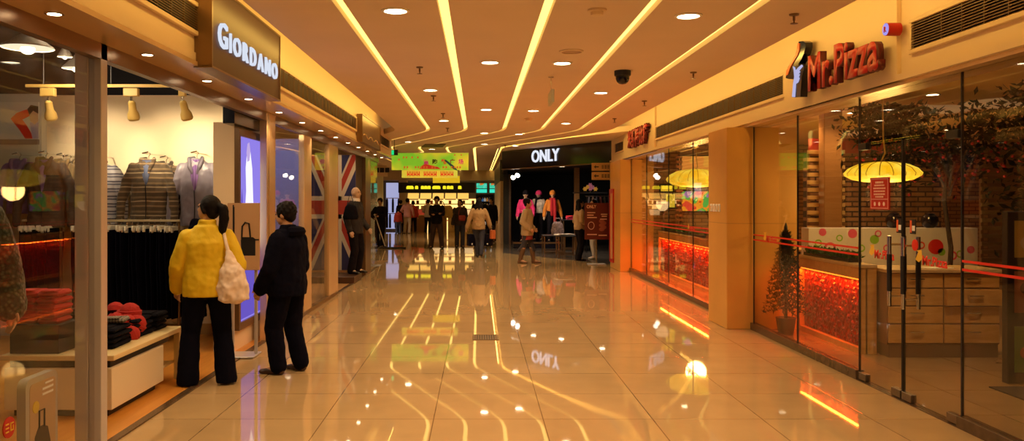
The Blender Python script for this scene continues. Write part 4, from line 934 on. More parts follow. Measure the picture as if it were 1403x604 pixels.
# ================================================================== flag store behind the next panes
solo('blue_glow_board', MB().box(-3.25, -2.5, 11.55, 11.60, .004, 2.45), mat('board_glow_blue', (.36, .38, .78), .5), 'added blue board standing in for bluish light behind the first flag store pane', 'display board')  # its blue colour stands in for bluish light in the pane
Y = 17.0; x0, x1, z0, z1 = -3.42, -2.52, .17, 2.52
t = thing('flag_panel', 'tall flag panel with red and white crosses on dark blue', 'flag', ((x0 + x1) / 2, Y, .1))
put('blue_field', MB().box(x0, x1, Y, Y + .04, z0, z1), mat('flag_blue', (.035, .04, .16), .7), t, smooth=0)
xc, zc = (x0 + x1) / 2, 1.45
def clip(poly):
    for ax, lim, sg in ((0, x0, 1), (0, x1, -1), (1, z0, 1), (1, z1, -1)):
        out = []
        for i in range(len(poly)):
            a, b = poly[i], poly[(i + 1) % len(poly)]; ia, ib = sg * (a[ax] - lim) >= 0, sg * (b[ax] - lim) >= 0
            if ia: out.append(a)
            if ia != ib:
                u = (lim - a[ax]) / (b[ax] - a[ax]); out.append((a[0] + u * (b[0] - a[0]), a[1] + u * (b[1] - a[1])))
        poly = out
        if not poly: return poly
    return poly
def diag(dx, dz, wd_, off=0.):
    d = Vector((dx, dz)).normalized(); n = Vector((-d.y, d.x)); c = Vector((xc, zc)) + n * off
    return clip([tuple(c - d * 2 - n * wd_), tuple(c + d * 2 - n * wd_), tuple(c + d * 2 + n * wd_), tuple(c - d * 2 + n * wd_)])
def lay(nm, polys, m, yo):
    mb = MB()
    for p in polys:
        if len(p) > 2: mb.prism(p, (0, Y - yo, 0), (1, 0, 0), (0, 0, 1), .002)
    put(nm, mb, m, t, smooth=0)
Mw, Mr = mat('flag_white', (.78, .70, .58), .7), mat('flag_red', (.50, .05, .03), .7)
lay('white_saltire', [diag(.45, 1.05, .11), diag(-.45, 1.05, .11)], Mw, .003)
lay('red_saltire', [diag(.45, 1.05, .05, .02), diag(-.45, 1.05, .05, -.02)], Mr, .006)
lay('white_cross', [clip([(xc - .17, z0), (xc + .17, z0), (xc + .17, z1), (xc - .17, z1)]), clip([(x0, zc - .23), (x1, zc - .23), (x1, zc + .23), (x0, zc + .23)])], Mw, .009)
lay('red_cross', [clip([(xc - .10, z0), (xc + .10, z0), (xc + .10, z1), (xc - .10, z1)]), clip([(x0, zc - .14), (x1, zc - .14), (x1, zc + .14), (x0, zc + .14)])], Mr, .012)
solo('display_platform', MB().box(-3.5, -2.38, 15.9, 16.95, .004, .13, .006), mat('platform_dark', (.07, .035, .02), .3), 'low dark platform before the flag panel', 'platform')
t = thing('garment_rack', 'dark garment rack behind the pane before the flag', 'clothes rack', (-3.0, 12.9, 0))
put('bar', MB().tube([(-3.35, 13.0 - .15, 1.5), (-2.7, 13.0 - .15, 1.5)], .014, 8), M_CHROME, t)
for x in (-3.35, -2.7): put('upright', MB().tube([(x, 12.85, .02), (x, 12.85, 1.5)], .014, 8), M_CHROME, t); put('foot', MB().box(x - .02, x + .02, 12.62, 13.0, .004, .03), M_CHROME, t)
fc = None
for i in range(9):
    x = -3.27 + i * .066
    if fc is None:
        fc = thing('hanging_garment', 'dark garment on the rack before the flag panel', 'clothes', (x, 12.85, .72), 0, 'dark garments on the flag store rack')
        put('body', MB().loft([(0, 0, 0, .022, .17), (0, 0, .35, .024, .18), (0, 0, .66, .02, .17), (0, 0, .74, .008, .06)], 14), mat('garment_plum', (.05, .02, .03), .8), fc, world=False); put('hook', MB().tube([(0, 0, .73), (0, 0, .79)], .004, 5), M_CHROME, fc, world=False)
    else: dup(fc, (x, 12.85, .72), R.uniform(-.2, .2))
t = thing('low_bench', 'pale low display bench behind the pane before the flag', 'bench', (-2.85, 12.5, 0))
put('top', MB().box(-3.3, -2.6, 12.05, 12.55, .40, .45, .006), M_PLIN, t); put('body', MB().box(-3.24, -2.66, 12.1, 12.5, .05, .40), mat('bench_tan', (.55, .36, .18), .5), t); put('foot', MB().box(-3.2, -2.7, 12.14, 12.46, .004, .05), M_BLACK, t)
for (x, y, e, lb) in ((-3.6, 14.9, 60, 'lit round downlight inside the flag store before the panel'), (-3.2, 16.2, 45, 'lit round downlight inside the flag store above the platform'), (-2.75, 10.5, 70, 'added cool downlight brightening the blue board inside the flag store')):  # the cool one is added to brighten the blue board
    downlight(x, y, 3.3, lb, 'downlights in the flag store', r=.09, energy=e, col=(1, .72, .42) if x < -3 else (.72, .74, 1.))
for (x, y, e, lb) in ((-3.2, 6.9, 30, 'lit round downlight over the display table'), (-3.2, 7.6, 22, 'lit round downlight over the store entrance'), (-4.8, 7.2, 30, 'lit round downlight deep in the clothing store'), (-3.4, 4.4, 25, 'lit round downlight over the display window')):
    downlight(x, y, 3.3, lb, 'downlights in the clothing store', r=.09, energy=e, col=(1, .74, .42))
# ================================================================== pizza restaurant interior
M_OAK = wood('counter_oak', (.54, .29, .08), (.64, .37, .12), (2, 10, 10), .35); M_OAKT = mat('worktop', (.62, .45, .24), .25)
def mosaic(name):
    m = mat(name, (.4, .02, .01), .3, coat=.2)
    nt, N, L = nodes_of(m); b = N['Principled BSDF']
    tc = N.new('ShaderNodeTexCoord'); v = N.new('ShaderNodeTexVoronoi'); v.inputs['Scale'].default_value = 20; L.new(tc.outputs['Object'], v.inputs['Vector'])
    r = N.new('ShaderNodeValToRGB'); r.color_ramp.elements[0].color = (.55, .012, .004, 1); r.color_ramp.elements[1].color = (.16, .003, .002, 1); r.color_ramp.elements[1].position = .6
    L.new(v.outputs['Distance'], r.inputs['Fac']); L.new(r.outputs['Color'], b.inputs['Base Color'])
    bu = N.new('ShaderNodeBump'); bu.inputs['Strength'].default_value = .8; bu.inputs['Distance'].default_value = .02; L.new(v.outputs['Distance'], bu.inputs['Height']); L.new(bu.outputs['Normal'], b.inputs['Normal'])
    return m
M_MOS = mosaic('red_mosaic'); M_LED = emat('orange_led', (1., .17, .012), 4.)
def counter(y0, y1, lb, zt=.93):
    t = thing('restaurant_counter', lb, 'counter', (4.05, (y0 + y1) / 2, 0))
    X = 3.95
    mb = MB().box(X + .06, X + .18, y0, y1, .0, zt - .04, .004)
    mb.box(X, X + .08, y0, y1, .78, zt - .04).box(X, X + .08, y0, y1, 0, .06).box(X, X + .08, y0, y0 + .012, .06, .78).box(X, X + .08, y1 - .03, y1, .06, .78)
    put('body', mb, M_OAK, t); put('worktop', MB().box(X - .01, X + .185, y0 - .01, y1, zt - .04, zt, .006), M_OAKT, t)
    n = max(8, int((y1 - y0) / .05))
    pm = MB()
    for i in range(n):
        for j in range(14):
            a, b = y0 + .014 + (y1 - y0 - .05) * i / n, y0 + .014 + (y1 - y0 - .05) * (i + 1) / n; p, q = .062 + .716 * j / 14, .062 + .716 * (j + 1) / 14
            e = R.choice((-.004, .0, .004, .012, .02)); pm.add([(X + .058, a, p), (X + .058, b, p), (X + .058, b, q), (X + .058, a, q), (X + .056 - e, (a + b) / 2, (p + q) / 2)], [(0, 1, 4), (1, 2, 4), (2, 3, 4), (3, 0, 4)])
    put('red_panel', pm, M_MOS, t, smooth=0)
    put('light_strip', MB().box(X + .012, X + .03, y0 + .02, y1 - .04, .764, .776), M_LED, t, smooth=0)
    lamp('strip_light', 'AREA', (X + .012, (y0 + y1) / 2, .755), (11 if y0 < 9 else 20) * (y1 - y0), (1., .10, .008), t, (0, math.radians(12), 0), shape='RECTANGLE', size=.03, size_y=(y1 - y0) * .95)
    return t
counter(8.63, 10.27, 'oak counter with a glowing red mosaic front beside the glass door'); counter(11.2, 18.3, 'long oak counter with a glowing red front past the tan pier')
M_LEAF = mat('dark_leaf', (.005, .008, .002), .7, spec=.1, var=.3, vscale=3); M_HEDGE = mat('hedge_green', (.04, .11, .02), .6, var=.3, vscale=5)
def leaves(mb, fn, n, s):
    for _ in range(n):
        c, d = fn(); d = Vector(d).normalized(); u = d.orthogonal().normalized(); u = Matrix.Rotation(R.uniform(0, 6.28), 3, d) @ u; k = s * R.uniform(.6, 1.3)
        c = Vector(c); w = d.cross(u)
        mb.add([c, c + d * k * .5 + u * k * .22 + w * k * .05, c + d * k, c + d * k * .5 - u * k * .22 + w * k * .05], [(0, 1, 2, 3)])
    return mb
for y0, y1, zt, lb, n in ((8.95, 10.2, .93, 'low green artificial hedge along the counter beside the door', 1500), (11.6, 18.2, .93, 'low dark green artificial hedge along the far red counter', 3000)):
    t = thing('counter_hedge', lb, 'hedge', (4.08, (y0 + y1) / 2, zt))
    put('trough', MB().box(3.98, 4.12, y0, y1, zt, zt + .04, .004), M_BLACK, t)
    def f(): return (R.uniform(3.98, 4.12), R.uniform(y0, y1), zt + R.uniform(.02, .08)), (R.uniform(-1, 1), R.uniform(-1, 1), R.uniform(.2, 1.2))
    put('foliage', leaves(MB(), f, n, .05), M_HEDGE, t, smooth=0)
# drawer cabinet
t = thing('drawer_cabinet', 'oak drawer cabinet with eight fronts behind the glass door', 'cabinet', (4.72, 8.7, 0))
put('body', MB().box(4.155, 5.30, 8.47, 9.0, .13, .86), M_BROWN, t); put('plinth', MB().box(4.17, 5.28, 8.46, 8.98, 0, .13), mat('kick_brown', (.12, .06, .03), .5), t)
put('worktop', MB().box(4.145, 5.33, 8.42, 9.02, .86, .895, .005), M_OAKT, t)
for i, (a, b) in enumerate(((4.165, 4.715), (4.733, 5.29))):
    for j, (p, q) in enumerate(((.712, .85), (.532, .696), (.350, .516), (.148, .334))):
        y = 8.40 if (i, j) == (1, 1) else 8.45
        d = put('drawer', MB().box(a, b, y, 8.47, p, q, .004), M_OAK, t)
        xm = (a + b) / 2; put('handle', MB().tube([(xm - .07, y, (p + q) / 2 + .02), (xm - .07, y - .025, (p + q) / 2 + .02), (xm + .07, y - .025, (p + q) / 2 + .02), (xm + .07, y, (p + q) / 2 + .02)], .009, 8), M_CHROME, d)
t = thing('paper_sheet', 'white paper sheet lying on the drawer cabinet', 'paper', (4.75, 8.65, .895)); put('sheet', MB().obox((4.75, 8.65, .8955), (1, .2), .28, .18, .004), M_WHITE, t, smooth=0)
# partition with ring graphics
t = thing('graphic_partition', 'white low partition printed with green and pink rings behind the counter', 'partition', (5.4, 11, 0))
put('board', MB().box(4.36, 6.6, 11.0, 11.25, 0, 1.23, .005), mat('partition_white', (.72, .70, .70), .4), t)
ring_m = {'g': mat('ring_green', (.28, .55, .06), .5), 'p': mat('ring_pink', (.75, .10, .22), .5), 'r': M_REDF}
for px, py, r, c, fill in ((1127, 318, .05, 'p', 1), (1150, 326, .045, 'g', 0), (1137, 340, .08, 'p', 0), (1121, 333, .05, 'g', 0), (1168, 320, .06, 'p', 1), (1180, 340, .05, 'g', 0), (1198, 328, .06, 'g', 1), (1203, 320, .045, 'p', 0), (1215, 340, .05, 'p', 0), (1262, 336, .05, 'r', 0), (1282, 338, .10, 'r', 1), (1290, 345, .05, 'g', 1), (1305, 350, .06, 'p', 0), (1315, 348, .05, 'g', 0), (1330, 342, .05, 'p', 1), (1112, 345, .04, 'p', 0)):
    c3 = (gx(px, 11), 11 - .001, gz(py, 11)); mb = MB(); n = 28; r0 = 0 if fill else r * .62
    if fill: mb.tube([(c3[0], 11, c3[2]), (c3[0], 10.996, c3[2])], r, n)
    else:
        vs = []
        for i in range(n):
            a = 2 * PI * i / n
            for rr in (r0, r): vs.append((c3[0] + rr * math.cos(a), 10.996, c3[2] + rr * math.sin(a)))
        mb.add(vs, [(2 * i, 2 * i + 1, (2 * i + 3) % (2 * n), (2 * i + 2) % (2 * n)) for i in range(n)])
    put('printed_ring', mb, ring_m[c], t, smooth=0)
for x, lb in ((gx(1275, 11.1), 'round black pot standing on the printed partition past the door handles'), (gx(1226, 11.1), 'round black pot standing on the printed partition behind the door handles')):
    solo('round_pot', MB().lathe([(.05, 0), (.09, .03), (.11, .09), (.10, .15), (.06, .18), (.065, .19), (.02, .21)], (x, 11.12, 1.23), 24), M_BLACKG, lb, 'pot')
# slatted screens and wood column
def screen(x0, x1, Y, z0, z1, lb, col):
    t = thing('slat_screen', lb, 'screen', ((x0 + x1) / 2, Y, 0)); mb = MB(); z = z0
    while z < z1: mb.box(x0, x1, Y - .02, Y + .02, z, z + .055, .003); z += .11
    put('slats', mb, col, t)
    for x in (x0 + .03, x1 - .03): put('upright', MB().box(x - .02, x + .02, Y + .02, Y + .06, 0, z1), M_BROWN, t)
M_SLAT = wood('slat_wood', (.70, .44, .14), (.78, .52, .19), (3, 10, 10))
screen(4.78, 5.32, 12.1, .4, 2.3, 'light wood slat screen around the brown post in the restaurant', M_SLAT); screen(7.0, 9.0, 11.6, .3, 2.5, 'tall slat screen beyond the potted trees', wood('dark_slat', (.22, .13, .045), (.28, .17, .06), (3, 10, 10)))
solo('wood_post', MB().box(4.92, 5.18, 11.85, 12.05, 0, 2.92, .01), wood('post_wood', (.36, .17, .05), (.42, .21, .07)), 'broad brown wood post before the slat screen', 'post')
# petal pendant lamps
def petal(c, r, lb, h=.24):
    t = thing('petal_pendant', lb, 'pendant lamp', c); seg = 96; n = 18
    prof = [(.05, .50), (.35, .47), (.65, .36), (.88, .16), (1.0, -.08), (.97, -.20), (.80, -.36), (.5, -.46), (.1, -.50)]
    rr = []
    for u, v in prof:
        ring = []
        for k in range(seg):
            a = 2 * PI * k / seg; fl = 1 + .035 * abs(math.sin(a * n / 2)) * u; ring.append(Vector((c[0] + r * u * fl * math.cos(a), c[1] + r * u * fl * math.sin(a), c[2] + h * (v + .04 * abs(math.sin(a * n / 2)) * u))))
        rr.append(ring)
    m = MATS.get('petal_shade')
    if not m:
        m = mat('petal_shade', (.5, .34, .05), .7, emis=(1., .62, .06), estr=1.15)
        nt, N, L = nodes_of(m); b = N['Principled BSDF']; tc = N.new('ShaderNodeTexCoord'); nz = N.new('ShaderNodeTexNoise'); nz.inputs['Scale'].default_value = 5
        L.new(tc.outputs['Object'], nz.inputs['Vector']); rp = N.new('ShaderNodeValToRGB'); rp.color_ramp.elements[0].color = (.95, .52, .008, 1); rp.color_ramp.elements[1].color = (1., .76, .07, 1); rp.color_ramp.elements[0].position = .35; rp.color_ramp.elements[1].position = .65
        L.new(nz.outputs['Fac'], rp.inputs['Fac']); L.new(rp.outputs['Color'], b.inputs['Emission Color'])
    put('shade', MB().rings(rr), m, t, smooth=25)
    rb = MB()
    for k in range(n):
        a = 2 * PI * k / n; rb.tube([(c[0] + r * u * 1.004 * math.cos(a), c[1] + r * u * 1.004 * math.sin(a), c[2] + h * v + .002) for u, v in prof[:6]], .005, 5)
    put('ribs', rb, mat('petal_rib', (.6, .36, .05), .6), t)
    put('cord', MB().tube([(c[0] - .02, c[1], c[2] + h * .48), (c[0] + .03, c[1], c[2] + .22), (c[0] + .01, c[1], c[2] + .4), (c[0], c[1], 2.92)], .009, 6), mat('cord_gold', (.6, .4, .12), .5), t)
    lamp('light', 'POINT', (c[0], c[1], c[2] - .25), 50, (1, .6, .2), t, shadow_soft_size=.2)
petal((gx(1209, 9.6), 9.6, gz(236, 9.6)), .405, 'glowing yellow petal pendant lamp behind the red door notice')
petal((4.28, 16.4, 2.03), .56, 'glowing yellow petal pendant lamp above the far red counter', .36)
petal((6.2, 14.5, 2.2), .4, 'glowing yellow petal pendant lamp deep in the restaurant past the brick wall')
# ceiling discs and downlights
for px, py, r, lb in ((1200, 181, .62, 'pale round ceiling disc in the restaurant beyond the petal lamp'), (1278, 150, .5, 'pale round ceiling disc above the potted trees'), (1384, 140, .55, 'pale round ceiling disc nearest the door side')):
    Y = F * 1.31 / (CY - py); solo('ceiling_disc', MB().lathe([(r, 0), (r, -.03), (r * .97, -.04), (.02, -.04)], (gx(px, Y), Y, 2.92), 40), mat('disc_pale', (.85, .68, .42), .5, emis=(1, .7, .35), estr=.12), lb, 'ceiling disc')
for i, (px, py) in enumerate(((1168, 155), (1206, 163), (1278, 130), (1186, 199), (1300, 178), (960, 205), (925, 214))):
    Y = F * 1.31 / (CY - py); downlight(gx(px, Y), Y, 2.92, f'{ORD[i]} small lit downlight in the ochre restaurant ceiling', 'downlights in the restaurant ceiling', r=.07, energy=3 if i == 2 else 60, col=(1, .62, .28))
downlight(5.0, 11.4, 2.92, 'added downlight in the restaurant ceiling brightening the slat screen', 'downlights in the restaurant ceiling', r=.07, energy=55, col=(1, .62, .28))  # added lamp, lifts the slat screen out of the dark
downlight(4.6, 5.6, 2.92, 'lit downlight in the restaurant ceiling inside the door', 'downlights in the restaurant ceiling', r=.07, energy=5, col=(1, .62, .28))
downlight(4.6, 7.3, 2.92, 'added downlight in the restaurant ceiling brightening the drawer cabinet', 'downlights in the restaurant ceiling', r=.07, energy=75, col=(1, .62, .28))  # added lamp, placed in front to brighten cabinet and counter end
for i, (x, y) in enumerate(((4.7, 12.2), (4.7, 15.0), (4.5, 18.2), (6.2, 16.5))): downlight(x, y, 2.92, f'{ORD[i]} added downlight brightening the far red counter in the restaurant', 'downlights in the restaurant ceiling', r=.07, energy=70, col=(1, .62, .28))  # extra lamps added so the far window glows warmer
# potted trees
def pot_tree(name, x, y, label, h, rx, rz_, zc, nl, blossoms=False, reach=()):
    t = thing(name, label, 'potted tree', (x, y, 0))
    put('pot', MB().lathe([(.16, 0), (.22, .36), (.24, .38), (.24, .42), (.2, .42), (.19, .37), (.02, .37)], (x, y, 0), 26), mat('pot_dark', (.05, .03, .02), .4), t)
    tr = MB(); tr.tube([(x, y, .36), (x + .03, y, 1.0), (x - .04, y + .03, 1.6), (x, y, zc)], [.035, .03, .026, .016], 8)
    tips = []
    for i in range(9):
        a = i * 2.4; e = Vector((x + rx * .8 * math.cos(a), y + .45 * math.sin(a), zc + rz_ * R.uniform(-.6, .9))); tr.tube([(x, y, zc - .5 + .06 * i), (x + (e.x - x) * .5, y + (e.y - y) * .5, (zc + e.z) / 2 + .05), e], [.016, .011, .005], 6); tips.append(e)
    for e in reach: e = Vector(e); tr.tube([(x, y, zc - .2), ((x + e.x) / 2, (y + e.y) / 2, (zc + e.z) / 2 + .1), e], [.014, .01, .004], 6); tips += [e] * 2
    put('trunk', tr, mat('bark', (.035, .02, .012), .8), t)
    def f():
        e = R.choice(tips); c = e + Vector((R.gauss(0, .2), R.gauss(0, .16), R.gauss(0, .17)))
        c.z = min(c.z, 2.78); c.x = max(c.x, 3.55)
        return c, (R.uniform(-1, 1), R.uniform(-1, 1), R.uniform(-1, .5))
    put('foliage', leaves(MB(), f, nl, .105), M_LEAF, t, smooth=0)
    if blossoms:
        mb = MB()
        for _ in range(90):
            e = R.choice(tips[:6]); c = e + Vector((R.gauss(0, .28), R.gauss(0, .2), R.gauss(-.25, .16))); mb.ell(c, (.022, .022, .018), su=6, sv=5)
        put('blossoms', mb, mat('blossom_red', (.45, .02, .02), .6), t)
    return t
pot_tree('potted_tree', 5.90, 10.45, 'dark leafy potted tree with red blossoms behind the drawer cabinet', 2.7, .75, .5, 2.15, 2100, True, ((5.0, 10.6, 2.66), (5.1, 10.6, 2.5), (5.4, 10.6, 2.70)))
pot_tree('potted_tree', 6.15, 8.5, 'dense dark potted tree behind the food picture stand', 2.7, .42, .55, 2.05, 2400, False, ((5.75, 8.4, 2.6), (5.7, 8.4, 1.6)))
# small fir tree in a pot
t = thing('fir_tree', 'small dark artificial fir tree in a pot against the tan pier', 'fir tree', (3.665, 9.93, 0)); x, y = 3.665, 9.93
put('pot', MB().lathe([(.085, 0), (.115, .18), (.12, .2), (.105, .2), (.02, .19)], (x, y, 0), 22), mat('pot_brown', (.07, .035, .015), .5), t)
put('trunk', MB().tube([(x, y, .18), (x, y, 1.22)], [.022, .006], 8), MATS['bark'], t)
nd = MB()
for i in range(150):
    u = (i / 150) ** .9; z = .30 + .92 * u; L_ = .225 * (1 - u) ** .85 + .03; a = i * 2.399
    d = Vector((math.cos(a), math.sin(a), -.25)); tip = Vector((x, y, z)) + d * L_
    for k in range(30):
        p = Vector((x, y, z)).lerp(tip, .15 + .85 * k / 26); s = .055; q = p + Vector((R.uniform(-1, 1), R.uniform(-1, 1), R.uniform(-.6, .8))).normalized() * s; o_ = Vector((R.uniform(-1, 1), R.uniform(-1, 1), 0)).normalized() * .011
        nd.add([p - o_, p + o_, q], [(0, 1, 2)])
put('foliage', nd, mat('fir_green', (.016, .02, .007), .7, var=.3), t, smooth=0)
put('tree_top', MB().lathe([(.002, 0), (.022, .03), (.02, .12), (.004, .17)], (x, y, 1.16), 12), M_BLACK, t)
# food picture stand and mat
t = thing('picture_stand', 'black stand with three food pictures just inside the restaurant', 'display stand', (4.95, 7.25, 0))
put('frame', MB().box(4.60, 5.3, 7.24, 7.32, 0, 1.50, .005), M_BLACK, t)
for i, (z0, z1, cA, cB) in enumerate(((1.10, 1.42, (.45, .32, .06), (.5, .42, .25)), (.62, .98, (.30, .10, .05), (.06, .03, .02)), (.10, .50, (.10, .22, .03), (.45, .16, .06)))):
    p = put('picture', MB().box(4.66, 5.24, 7.236, 7.24, z0, z1), mat(f'food_print_{i}', cA, .4), t, smooth=0)
    bl = MB()
    for k in range(5 if i else 2): bl.ell((4.78 + .09 * k, 7.234, (z0 + z1) / 2 + R.uniform(-.05, .06)), (.075, .004, .06), su=12, sv=7)
    put('printed_food', bl, mat(f'food_blob_{i}', cB, .4), p)
solo('door_mat', MB().box(4.35, 5.9, 6.2, 7.1, .0, .012, .003), mat('mat_dark', (.03, .02, .018), .9), 'dark mat on the restaurant floor inside the door', 'mat')
# lit graphics and wall lamp on the end wall
def lit_mat(name, stops, sc, s):
    m = mat(name, (.5, .5, .5), .5); nt, N, L = nodes_of(m); b = N['Principled BSDF']
    tc = N.new('ShaderNodeTexCoord'); n = N.new('ShaderNodeTexNoise'); n.inputs['Scale'].default_value = sc; n.inputs['Detail'].default_value = 1.5; L.new(tc.outputs['Object'], n.inputs['Vector'])
    r = N.new('ShaderNodeValToRGB'); r.color_ramp.interpolation = 'CONSTANT'; r.color_ramp.elements[0].position, r.color_ramp.elements[0].color = stops[0][0], (*stops[0][1], 1); r.color_ramp.elements[1].position, r.color_ramp.elements[1].color = stops[1][0], (*stops[1][1], 1)
    for p, c in stops[2:]: r.color_ramp.elements.new(p).color = (*c, 1)
    L.new(n.outputs['Fac'], r.inputs['Fac']); L.new(r.outputs['Color'], b.inputs['Base Color']); L.new(r.outputs['Color'], b.inputs['Emission Color']); b.inputs['Emission Strength'].default_value = s
    return m
Y = 19.58
def wallpanel(px0, px1, py0, py1, m, lb):
    t = thing('lit_picture', lb, 'light box', (gx((px0 + px1) / 2, Y), Y, gz(py1, Y)))
    put('frame', MB().box(gx(px0, Y) - .03, gx(px1, Y) + .03, Y - .03, Y + .01, gz(py1, Y) - .03, gz(py0, Y) + .03), M_BLACK, t, smooth=0); put('lit_face', MB().box(gx(px0, Y), gx(px1, Y), Y - .04, Y - .03, gz(py1, Y), gz(py0, Y)), m, t, smooth=0)
wallpanel(933, 985, 262, 289, lit_mat('graphic_red', [(0, (.7, .06, .03)), (.42, (.85, .35, .02)), (.5, (.10, .5, .08)), (.58, (.35, .2, .5))], 3.2, .8), 'red and green lit picture on the end wall beyond the far counter')
wallpanel(930, 985, 214, 240, lit_mat('ceiling_glow_orange', [(0, (.8, .32, .05)), (.52, (.85, .45, .06)), (.62, (.12, .4, .05))], 2.2, .7), 'added glowing panel imitating orange ceiling light and foliage on the restaurant end wall')  # glowing panel stands in for an orange ceiling light and green foliage
wallpanel(905, 921, 254, 262, mat('graphic_yellow', (.8, .6, .04), .5, emis=(.9, .62, .04), estr=.8), 'small yellow lit sign on the restaurant end wall')
wallpanel(912, 924, 266, 284, mat('graphic_yellow2', (.7, .6, .04), .5, emis=(.85, .65, .05), estr=.7), 'yellow lit poster beside the red and green picture')
screen(gx(926, 18.9), gx(935, 18.9), 18.9, .9, 2.6, 'narrow dark slat screen beside the lit pictures', mat('slat_orange', (.45, .16, .04), .5))
c = (gx(908, 19.4), 19.4, gz(283, 19.4)); t = thing('wall_lamp', 'small glowing bell wall lamp on the restaurant end wall', 'wall lamp', c)
put('shade', MB().lathe([(.15, .12), (.16, .02), (.10, -.06), (.05, -.10)], c, 18), emat('wall_lamp_glow', (1., .62, .30), 1.3), t); put('bracket', MB().tube([(c[0], 19.58, c[2] - .1), (c[0], 19.4, c[2] - .14), (c[0], 19.4, c[2] - .1)], .015, 8), M_BRONZE, t)
# simple dining tables seen past the counter
for x, y, lb in ((5.6, 14.6, 'brown restaurant table beyond the brick wall'), (5.2, 17.2, 'brown restaurant table below the lit pictures')):
    t = thing('dining_table', lb, 'table', (x, y, 0)); put('top', MB().box(x - .45, x + .45, y - .4, y + .4, .72, .76, .008), M_OAK, t); put('pedestal', MB().lathe([(.25, 0), (.24, .03), (.05, .06), (.04, .72)], (x, y, 0), 20), M_BLACK, t)

# ================================================================== black fashion store
t = thing('display_platform', 'long black display platform carrying three mannequins', 'platform', (1.95, 28.2, 0))
put('deck', MB().box(1.15, 2.85, 27.65, 28.9, .004, .2, .01), M_BLACKG, t); put('edge', MB().box(1.14, 2.86, 27.63, 27.65, .15, .205), M_BRONZE, t)
def ftable(x0, x1, y0, y1, z, lb):
    t = thing('display_table', lb, 'table', ((x0 + x1) / 2, (y0 + y1) / 2, 0)); put('top', MB().box(x0, x1, y0, y1, z - .03, z, .004), M_BLACK, t); fr = M_BRONZE
    for x in (x0 + .02, x1 - .02):
        for y in (y0 + .02, y1 - .02): put('leg', MB().box(x - .018, x + .018, y - .018, y + .018, .004, z - .03), fr, t)
    [put('foot_rail', MB().box(x0, x1, y_, y_ + .02, .06, .085), fr, t) for y_ in (y0 + .01, y1 - .03)]
ftable(gx(743, 25.2), gx(772, 25.2), 24.6, 25.5, .55, 'low black display table with a bronze frame before the mannequins'); ftable(gx(763, 23.6), gx(788, 23.6), 23.2, 24.0, .60, 'second low black table holding white clothes'); ftable(gx(770, 26.2), gx(797, 26.2), 25.9, 26.6, .98, 'high black table with pink clothes at the fashion store')
M_PINK = mat('pink_cloth', (.75, .05, .16), .8); M_WHC = mat('white_cloth', (.75, .70, .66), .8); M_GRYC = mat('grey_pattern_cloth', (.30, .22, .24), .8, var=.5, vscale=20)
for i, (x, y, z, m, lb) in enumerate([(gx(783, 26.2), 26.2, .981, M_PINK, 'pink folded garment at the bottom of the pile on the high table'), (gx(783, 26.2), 26.2, 1.026, M_PINK, 'pink folded garment second in the pile on the high table'), (gx(784, 26.2), 26.2, 1.071, mat('red_cloth', (.6, .02, .04), .8), 'red folded garment on top of the pink pile'),
                                        (gx(768, 23.6), 23.5, .601, M_WHC, 'white folded garment at the table edge by the fashion store'), (gx(777, 23.6), 23.6, .601, M_WHC, 'white folded garment spread on the second low table')]): folded(lb, (x, y, z), .34, .3, .04, m, .1 * i)
t = thing('draped_bag', 'grey patterned bag standing on the low black table', 'bag', (gx(763, 25.2), 25.0, .55)); b = MB().loft([(0, 0, 0, .18, .08), (0, 0, .15, .2, .09), (0, 0, .32, .16, .07), (0, 0, .4, .1, .04)], 18)
blob('body', b, M_GRYC, .02, t, wrinkle=.01); put('handle', MB().tube([(-.1, 0, .36), (-.07, 0, .5), (.07, 0, .5), (.1, 0, .36)], .012, 8), M_GRYC, t, world=False)
# wall racks with hanging garments
for z, lb in ((1.72, 'upper clothes rail at the back of the fashion store opening'), (1.15, 'lower clothes rail at the back of the fashion store opening')):
    t = thing('wall_rail', lb, 'clothes rail', (4.0, 25.05, z)); put('bar', MB().tube([(3.2, 25.05, z), (4.6, 25.05, z)], .016, 8), M_CHROME, t); put('bracket', MB().tube([(3.25, 25.05, z), (3.25, 25.05, .004)], .012, 6), M_BLACK, t); put('bracket', MB().tube([(4.55, 25.05, z), (4.55, 25.05, .004)], .012, 6), M_BLACK, t)
gc = [(.03, .02, .03), (.12, .06, .03), (.02, .02, .05), (.16, .03, .03), (.05, .035, .02)]
fc = {}
for j, z in enumerate((1.72, 1.15)):
    for i in range(11):
        x = 3.32 + i * .115; k = (i + j) % 5; nm = ('charcoal', 'brown', 'navy', 'dark red', 'dark olive')[k]
        if k not in fc:
            g = thing('hanging_garment', f'{nm} garment on a fashion store rail', 'clothes', (x, 25.05, z - .56), 0, 'garments on the fashion store rails'); put('body', MB().loft([(0, 0, 0, .03, .15), (0, 0, .28, .034, .17), (0, 0, .48, .03, .17), (0, 0, .54, .01, .06)], 14), mat('rail_' + nm, gc[k], .8), g, world=False); put('hook', MB().tube([(0, 0, .53), (0, 0, .58)], .005, 5), M_CHROME, g, world=False); fc[k] = g
        else: dup(fc[k], (x, 25.05, z - .56), R.uniform(-.15, .15))
